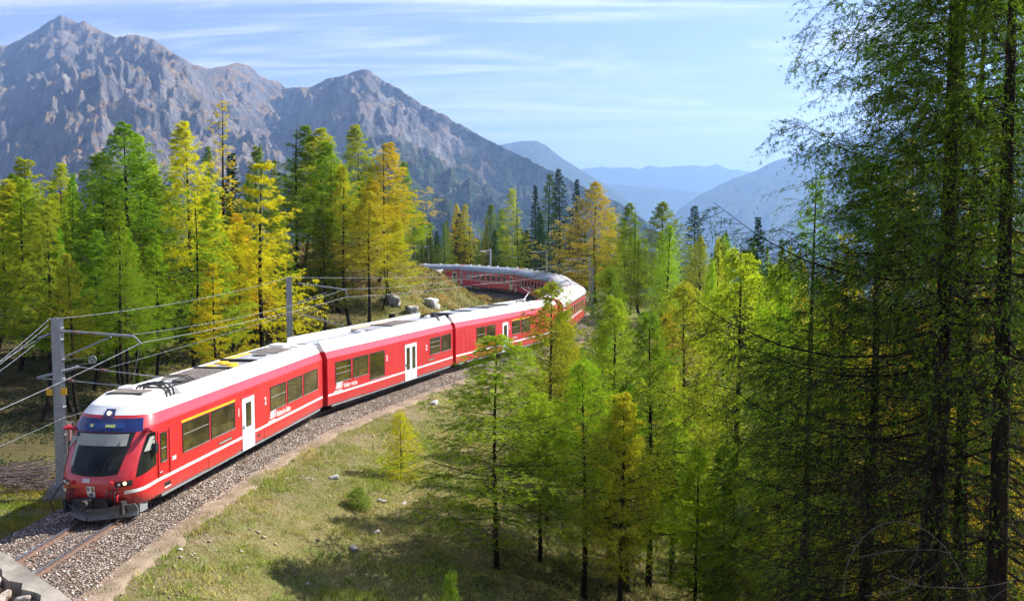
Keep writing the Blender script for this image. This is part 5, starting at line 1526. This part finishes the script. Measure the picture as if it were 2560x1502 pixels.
T(862, 400, 76, 'high1', 'YG', 'slender larch leaning over the bank with a curved trunk', 70)
T(925, 342, 88, 'high0', 'GG', 'yellow larch at the right end of the knoll wood', 85)
T(957, 396, 96, 'slim2', 'G', 'narrow dark green larch top behind the yellow knoll larches', 45)
T(968, 440, 86, 'high1', 'GG', 'golden yellow larch at the outer edge of the knoll wood', 75)
T(905, 470, 78, 'high0', 'YG', 'lower yellow green larch hanging over the sunny bank', 70)
T(935, 540, 82, 'slim0', 'GG', 'small yellow larch with a bent stem at the edge of the bank', 50)
T(1022, 500, 108, 'high0', 'LG', 'lone slender green larch with a bare curved stem at the end of the knoll', 42)
T(800, 500, 74, 'slim2', 'OL', 'thin olive larch in front of the thick black trunk', 50)
T(690, 520, 72, 'mid1', 'G', 'short dark green larch in the shade right of the orange gold one', 70)
T(30, 432, 60, 'mid1', 'LG', 'green larch with a long bare trunk at the very left of the picture', 95)
T(100, 440, 66, 'slim0', 'YG', 'slim yellow green larch above the near mast', 70)
T(62, 384, 80, 'mid0', 'LG', 'taller light green larch behind the leftmost front trees', 110)
T(145, 398, 84, 'mid1', 'GG', 'golden larch between the left edge trees and the broadest green larch', 80)
T(140, 520, 58, 'slim1', 'LG', 'light green larch right above the near mast', 65)
T(-40, 420, 64, 'mid2', 'G', 'green larch cut by the left edge of the picture', 100)
T(215, 560, 56, 'mid1', 'G', 'low green larch under the broadest green larch', 80)
T(360, 560, 57, 'slim2', 'LG', 'low light green larch at the foot of the broadest green larch', 70)
T(330, 640, 53, 'tier1', 'LG', 'small light green larch with hanging boughs in the shade of the left wood', 60)
T(560, 520, 68, 'mid1', 'O', 'shaded orange larch between the yellow and the orange gold trees', 85)
T(500, 480, 74, 'mid0', 'GG', 'golden larch below the thin tall larch', 85)
# behind the far coaches
T(1290, 460, 172, 'slim0', 'YG', 'yellow green larch left of the dark spruces behind the far coaches', 40)
T(1315, 454, 180, 'spruce0', 'D', 'leftmost slim dark spruce in the group above the silver coach', 26)
T(1352, 424, 176, 'spruce2', 'DG', 'green spruce beside the tallest dark spruce above the bend', 48)
T(1376, 412, 172, 'spruce1', 'D', 'tallest dark spruce above the bend', 42)
T(1420, 438, 182, 'spruce0', 'D', 'dark spruce tip left of the big golden larch', 30)
T(1466, 444, 124, 'broad1', 'GB', 'big golden brown larch standing alone above the bend', 95)
T(1500, 520, 132, 'mid0', 'GG', 'yellow larch half hidden behind the big golden brown larch', 55)
T(1582, 496, 104, 'mid2', 'OL', 'dark green larch, left of the pair in front of the valley', 62)
T(1630, 494, 100, 'broad1', 'OL', 'broad green larch, right of the pair in front of the valley', 92)
T(1712, 503, 120, 'spruce1', 'D', 'pointed dark spruce standing against the blue mountain', 48)
T(1780, 575, 112, 'mid1', 'LG', 'small pale green larch top right of the pointed dark spruce', 45)
T(1862, 530, 95, 'spruce0', 'D', 'dark spruce beside the hanging boughs of the near larches', 40)
T(1045, 520, 178, 'mid1', 'OL', 'olive tree just right of the knoll above the last coach', 45)
T(1103, 500, 190, 'mid2', 'O', 'orange tipped larch in the dark row behind the last coach', 28)
T(1130, 522, 180, 'spruce2', 'D', 'dark spruce right of the orange tipped larch', 36)
T(1175, 500, 178, 'slim2', 'GG', 'golden slim larch in the row behind the far coaches', 32)
T(1205, 500, 184, 'mid0', 'OL', 'olive larch right of the golden slim one behind the far coaches', 40)
T(1245, 512, 182, 'mid1', 'OL', 'rounded olive larch at the right of the dark row behind the far coaches', 40)
# in front of and right of the train
T(1350, 688, 37, 'young1', 'LG', 'young light green larch standing in front of the pantograph railcar', 120)
T(1222, 818, 31, 'young0', 'LG', 'near green larch with spreading lower boughs in front of the middle railcars', 230, rot=2.2)
T(1500, 656, 55, 'young2', 'G', 'green young larch beside the masts outside the bend', 85)
T(1508, 722, 36, 'young0', 'LG', 'light green larch with yellow flank right of the coach in full sun', 125)
T(1602, 762, 34, 'young2', 'G', 'fresh green narrow larch with dark stem right of the yellow flanked one', 120)
T(1690, 690, 42, 'young1', 'YG', 'yellow green larch between the fresh green one and the tall sunlit one', 125)
T(1815, 606, 32, 'young0', 'YG', 'tall sunlit yellow green larch with a long black trunk', 215, rot=.6)
T(1440, 880, 31, 'young1', 'LG', 'short bright green larch low in the middle of the young trees', 125)
T(1330, 960, 33, 'young2', 'LG', 'low green larch between the two nearest larches in front of the train', 110)
T(1530, 960, 29, 'young2', 'YG', 'yellow green young larch in front of the fresh green one', 120)
T(1660, 900, 36, 'lace1', 'GG', 'yellow larch low behind the tall sunlit trunk', 90)
g = ground_hit(985, 1182); T(985, 1010, g.y, 'sapling0', (.46, .45, .02), 'little yellow larch standing alone on the grassy slope', 52)
T(1110, 1405, 25, 'sapling1', 'G', 'tiny green spruce at the bottom edge of the slope', 42, name='spruce_sapling')
g = ground_hit(882, 1248); tree(g.x, g.y, .75, 'sapling1', 'G', 'low green bush on the slope below the little yellow larch', r=.75, name='spruce_bush', cat='bush')
# big dark larches close on the right
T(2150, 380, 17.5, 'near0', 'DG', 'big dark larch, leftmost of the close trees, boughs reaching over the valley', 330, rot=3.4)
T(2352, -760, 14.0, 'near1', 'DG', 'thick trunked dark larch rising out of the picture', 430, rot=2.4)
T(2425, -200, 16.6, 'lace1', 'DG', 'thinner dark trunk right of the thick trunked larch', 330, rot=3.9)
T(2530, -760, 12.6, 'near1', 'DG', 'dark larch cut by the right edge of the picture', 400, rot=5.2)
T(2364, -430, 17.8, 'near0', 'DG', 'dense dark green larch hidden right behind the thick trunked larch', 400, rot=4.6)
T(2010, 420, 24, 'lace0', 'G', 'green larch behind the leftmost hanging boughs', 190, rot=1.)
T(1930, 640, 30, 'young1', 'LG', 'light green larch between the tall sunlit one and the close dark trees', 150)
T(2090, 560, 29, 'lace1', 'GG', 'yellow green larch glowing behind the leftmost dark trunk', 190)
T(2240, 330, 27, 'lace0', 'Y', 'golden larch glowing between the two dark trunks', 220)
T(2300, 640, 24, 'lace1', 'O', 'orange larch glowing low behind the thick trunk', 190)
T(2460, 280, 28, 'lace0', 'Y', 'golden larch behind the thinner dark trunk at the right', 230)
T(2440, 700, 22, 'lace1', 'O', 'orange larch low at the right edge between dark trunks', 210)
T(2130, 820, 25, 'lace0', 'GG', 'low golden larch in front of the leftmost dark trunk base', 180)
T(1960, 960, 26, 'lace1', 'GG', 'low yellow larch left of the leftmost dark trunk', 150)
T(2290, 980, 19, 'lace0', 'OL', 'small olive larch in the shade of the thick trunk', 150)
T(2385, 420, 31, 'lace0', 'O', 'golden orange larch seen between the thick trunk and the thinner one', 200)
T(2200, 620, 33, 'lace1', 'Y', 'bright golden larch deep between the two big dark trunks', 180)
T(2500, 560, 26, 'lace1', 'Y', 'bright golden larch by the right edge behind the cut trunk', 190)
T(2040, 700, 34, 'lace0', 'GG', 'golden green larch left of the leftmost big dark trunk', 160)
# fillers of the woods, each described by its size, colour, kind and nearest landmark
WORD = dict(G='green', LG='light green', YG='yellow green', Y='yellow', O='orange', OL='olive', D='dark', DG='dark green', GG='golden', GB='golden brown')
def fill(n, u0, u1, d0, d1, h0, h1, fams, cols, places, group, seed, cond=None, rs=None):
    R = random.Random(seed); k = 0; tries = 0; got = []
    while k < n and tries < n * 30:
        tries += 1
        u, d = R.uniform(u0, u1), R.uniform(d0, d1)
        x = (u * K - 1280) / F * d
        e = float(track_se(np.array([x]), np.array([d]))[1][0])
        if abs(e) < 4.2 or (cond and not cond(x, d, e)): continue
        if any((x - a) ** 2 + (d - b) ** 2 < 2.2 for a, b in got): continue
        got.append((x, d))
        h, fm, cl = R.uniform(h0, h1), R.choice(fams), R.choice(cols)
        f = (h - h0) / (h1 - h0)
        pl = [p for lim, p in places if u <= lim][0]
        kind = 'spruce' if 'spruce' in fm else 'slim larch' if 'slim' in fm else 'broad larch' if 'broad' in fm else 'young larch' if 'young' in fm else 'larch'
        lb = ' '.join([('small', 'medium', 'tall')[min(2, int(f * 3))], WORD[cl], kind, ('in front' if d < d0 + (d1 - d0) / 3 else 'amid' if d < d0 + (d1 - d0) * 2 / 3 else 'at back'), pl]).replace('amid of', 'amid')
        tree(x, d, h, fm, cl, lb, group=group, jitter=.2, r=None if rs is None else R.uniform(*rs))
        k += 1
fill(30, -140, 640, 64, 96, 9, 13, ['mid0', 'mid1', 'mid1', 'slim0', 'slim2'], ['OL', 'LG', 'YG', 'G'], [(120, 'of the wood above the near mast'), (330, 'of the wood round the broadest green larch'), (470, 'of the wood below the bright yellow larch'), (999, 'of the wood round the orange gold larch')], 'larches filling the left wood', 1, lambda x, y, e: e < -9)
fill(7, 60, 430, 45, 56, 8, 11, ['high0', 'high1', 'slim0'], ['OL', 'LG', 'G'], [(230, 'of the wood right above the near mast'), (9999, 'of the wood just left of the track')], 'larches at the near edge of the left wood', 8, lambda x, y, e: -14 < e < -5.5)
fill(14, 640, 960, 88, 112, 7, 9.5, ['mid0', 'mid2', 'slim1'], ['OL', 'YG', 'LG', 'G'], [(760, 'of the knoll wood, left part'), (860, 'of the knoll wood, middle part'), (999, 'of the knoll wood, right part')], 'larches filling the knoll wood', 2, lambda x, y, e: e < -10)
fill(75, -160, 330, 115, 300, 10, 14, ['mid0', 'mid1', 'mid2', 'mid1', 'slim0'], ['YG', 'GG', 'O', 'OL', 'LG'], [(0, 'of the far rise at the left edge'), (90, 'of the far rise above the near mast'), (200, 'of the far rise left of the broadest larch'), (999, 'of the far rise behind the broadest larch')], 'larches on the far left rise', 3, lambda x, y, e: e < -14)
fill(66, 960, 1500, 164, 225, 10, 14.5, ['mid0', 'mid1', 'spruce0', 'spruce1', 'spruce2', 'slim1', 'mid1'], ['OL', 'DG', 'D', 'D', 'OL', 'YG'], [(1100, 'of the wood behind the last coach'), (1200, 'of the wood behind the second last coach'), (1320, 'of the wood behind the silver coach'), (1420, 'of the wood round the tallest spruce'), (9999, 'of the wood behind the golden brown larch')], 'conifers behind the far coaches', 4, lambda x, y, e: e > 4.5)
fill(34, 1500, 1960, 70, 150, 9, 12, ['mid0', 'mid1', 'mid1', 'slim0', 'spruce0', 'broad1'], ['OL', 'LG', 'YG', 'G'], [(1620, 'of the sunny wood under the valley pair'), (1740, 'of the sunny wood under the pointed spruce'), (1850, 'of the wood behind the sunlit larch'), (9999, 'of the sunny wood by the dark larches')], 'larches outside the bend', 5, lambda x, y, e: e > 5)
fill(26, 1950, 2600, 40, 110, 9, 13, ['lace0', 'lace1', 'mid2', 'lace1', 'mid0'], ['Y', 'GG', 'O', 'O', 'YG'], [(2140, 'of the wood left of all dark trunks'), (2350, 'of the wood between both dark trunks'), (9999, 'of the wood right of the thick dark trunk')], 'golden larches behind the dark trunks', 6, lambda x, y, e: e > 12)
fill(18, 1330, 2000, 28, 62, 5.5, 8.5, ['young0', 'young1', 'young2', 'lace0'], ['LG', 'YG', 'G', 'LG'], [(1450, 'of the thicket below the pantograph railcar'), (1600, 'of the thicket below the fresh green larch'), (1780, 'of the thicket before the sunlit trunk'), (9999, 'of the thicket beyond the sunlit trunk')], 'young larches below the bend', 7, lambda x, y, e: e > 11, rs=(1.4, 2.1))
# where two or more of a row still read alike, say which one by its place in the row
same = {}
for o in bpy.data.objects:
    if o.parent is None and o.get('category') == 'tree': same.setdefault(o['label'], []).append(o)
for lb, os_ in same.items():
    if len(os_) < 2: continue
    os_.sort(key=lambda o: o.location.x / o.location.y)
    n = len(os_)
    for k, o in enumerate(os_):
        o['label'] = lb + (', ' + (('left', 'right')[k] if n == 2 else 'leftmost' if k == 0 else 'rightmost' if k == n - 1 else ('second', 'third', 'fourth', 'fifth')[k - 1]))
# bent bare sapling in the near right corner
bs = empty('bare_sapling', tuple(at(2080, 1560, 11.5)), label='bare bent sapling with pale arching twigs under the dark larches', category='dead sapling')
o0 = Vector(bs.location); M_PTW = simple('pale_twig', (.10, .088, .08), .8, 0, .3)
for pts, r in (([(2075, 1460), (2085, 1390), (2110, 1340), (2150, 1300), (2200, 1283), (2255, 1292), (2310, 1330), (2345, 1375), (2390, 1460), (2410, 1520)], .012), ([(2115, 1370), (2200, 1355), (2290, 1352), (2340, 1360)], .009), ([(2190, 1415), (2260, 1440), (2330, 1445), (2400, 1445), (2480, 1432), (2520, 1412)], .010), ([(2130, 1465), (2210, 1455), (2250, 1430), (2340, 1360)], .009), ([(2240, 1400), (2258, 1350), (2262, 1300)], .007), ([(2430, 1500), (2450, 1465), (2500, 1435)], .012)):
    cp_ = catmull(np.array([tuple(at(u * K, v * K, 11.5 + .1 * math.sin(u)) - o0) for u, v in pts]), 5)
    br_ = MB()
    for q_ in range(2, len(cp_) - 1, 2):
        a_ = Vector(cp_[q_]); br_.tube([a_, a_ + Vector((TR.uniform(-.09, .09), TR.uniform(-.05, .05), TR.uniform(-.04, .12)))], [.003, .0015], 4)
    br_.build('twigs', M_PTW, bs, kind='stuff')
    MB().tube([tuple(q) for q in cp_], [r * .62 * (1 - .6 * i / len(cp_)) for i in range(len(cp_))], 6).build('branch', M_PTW, bs)
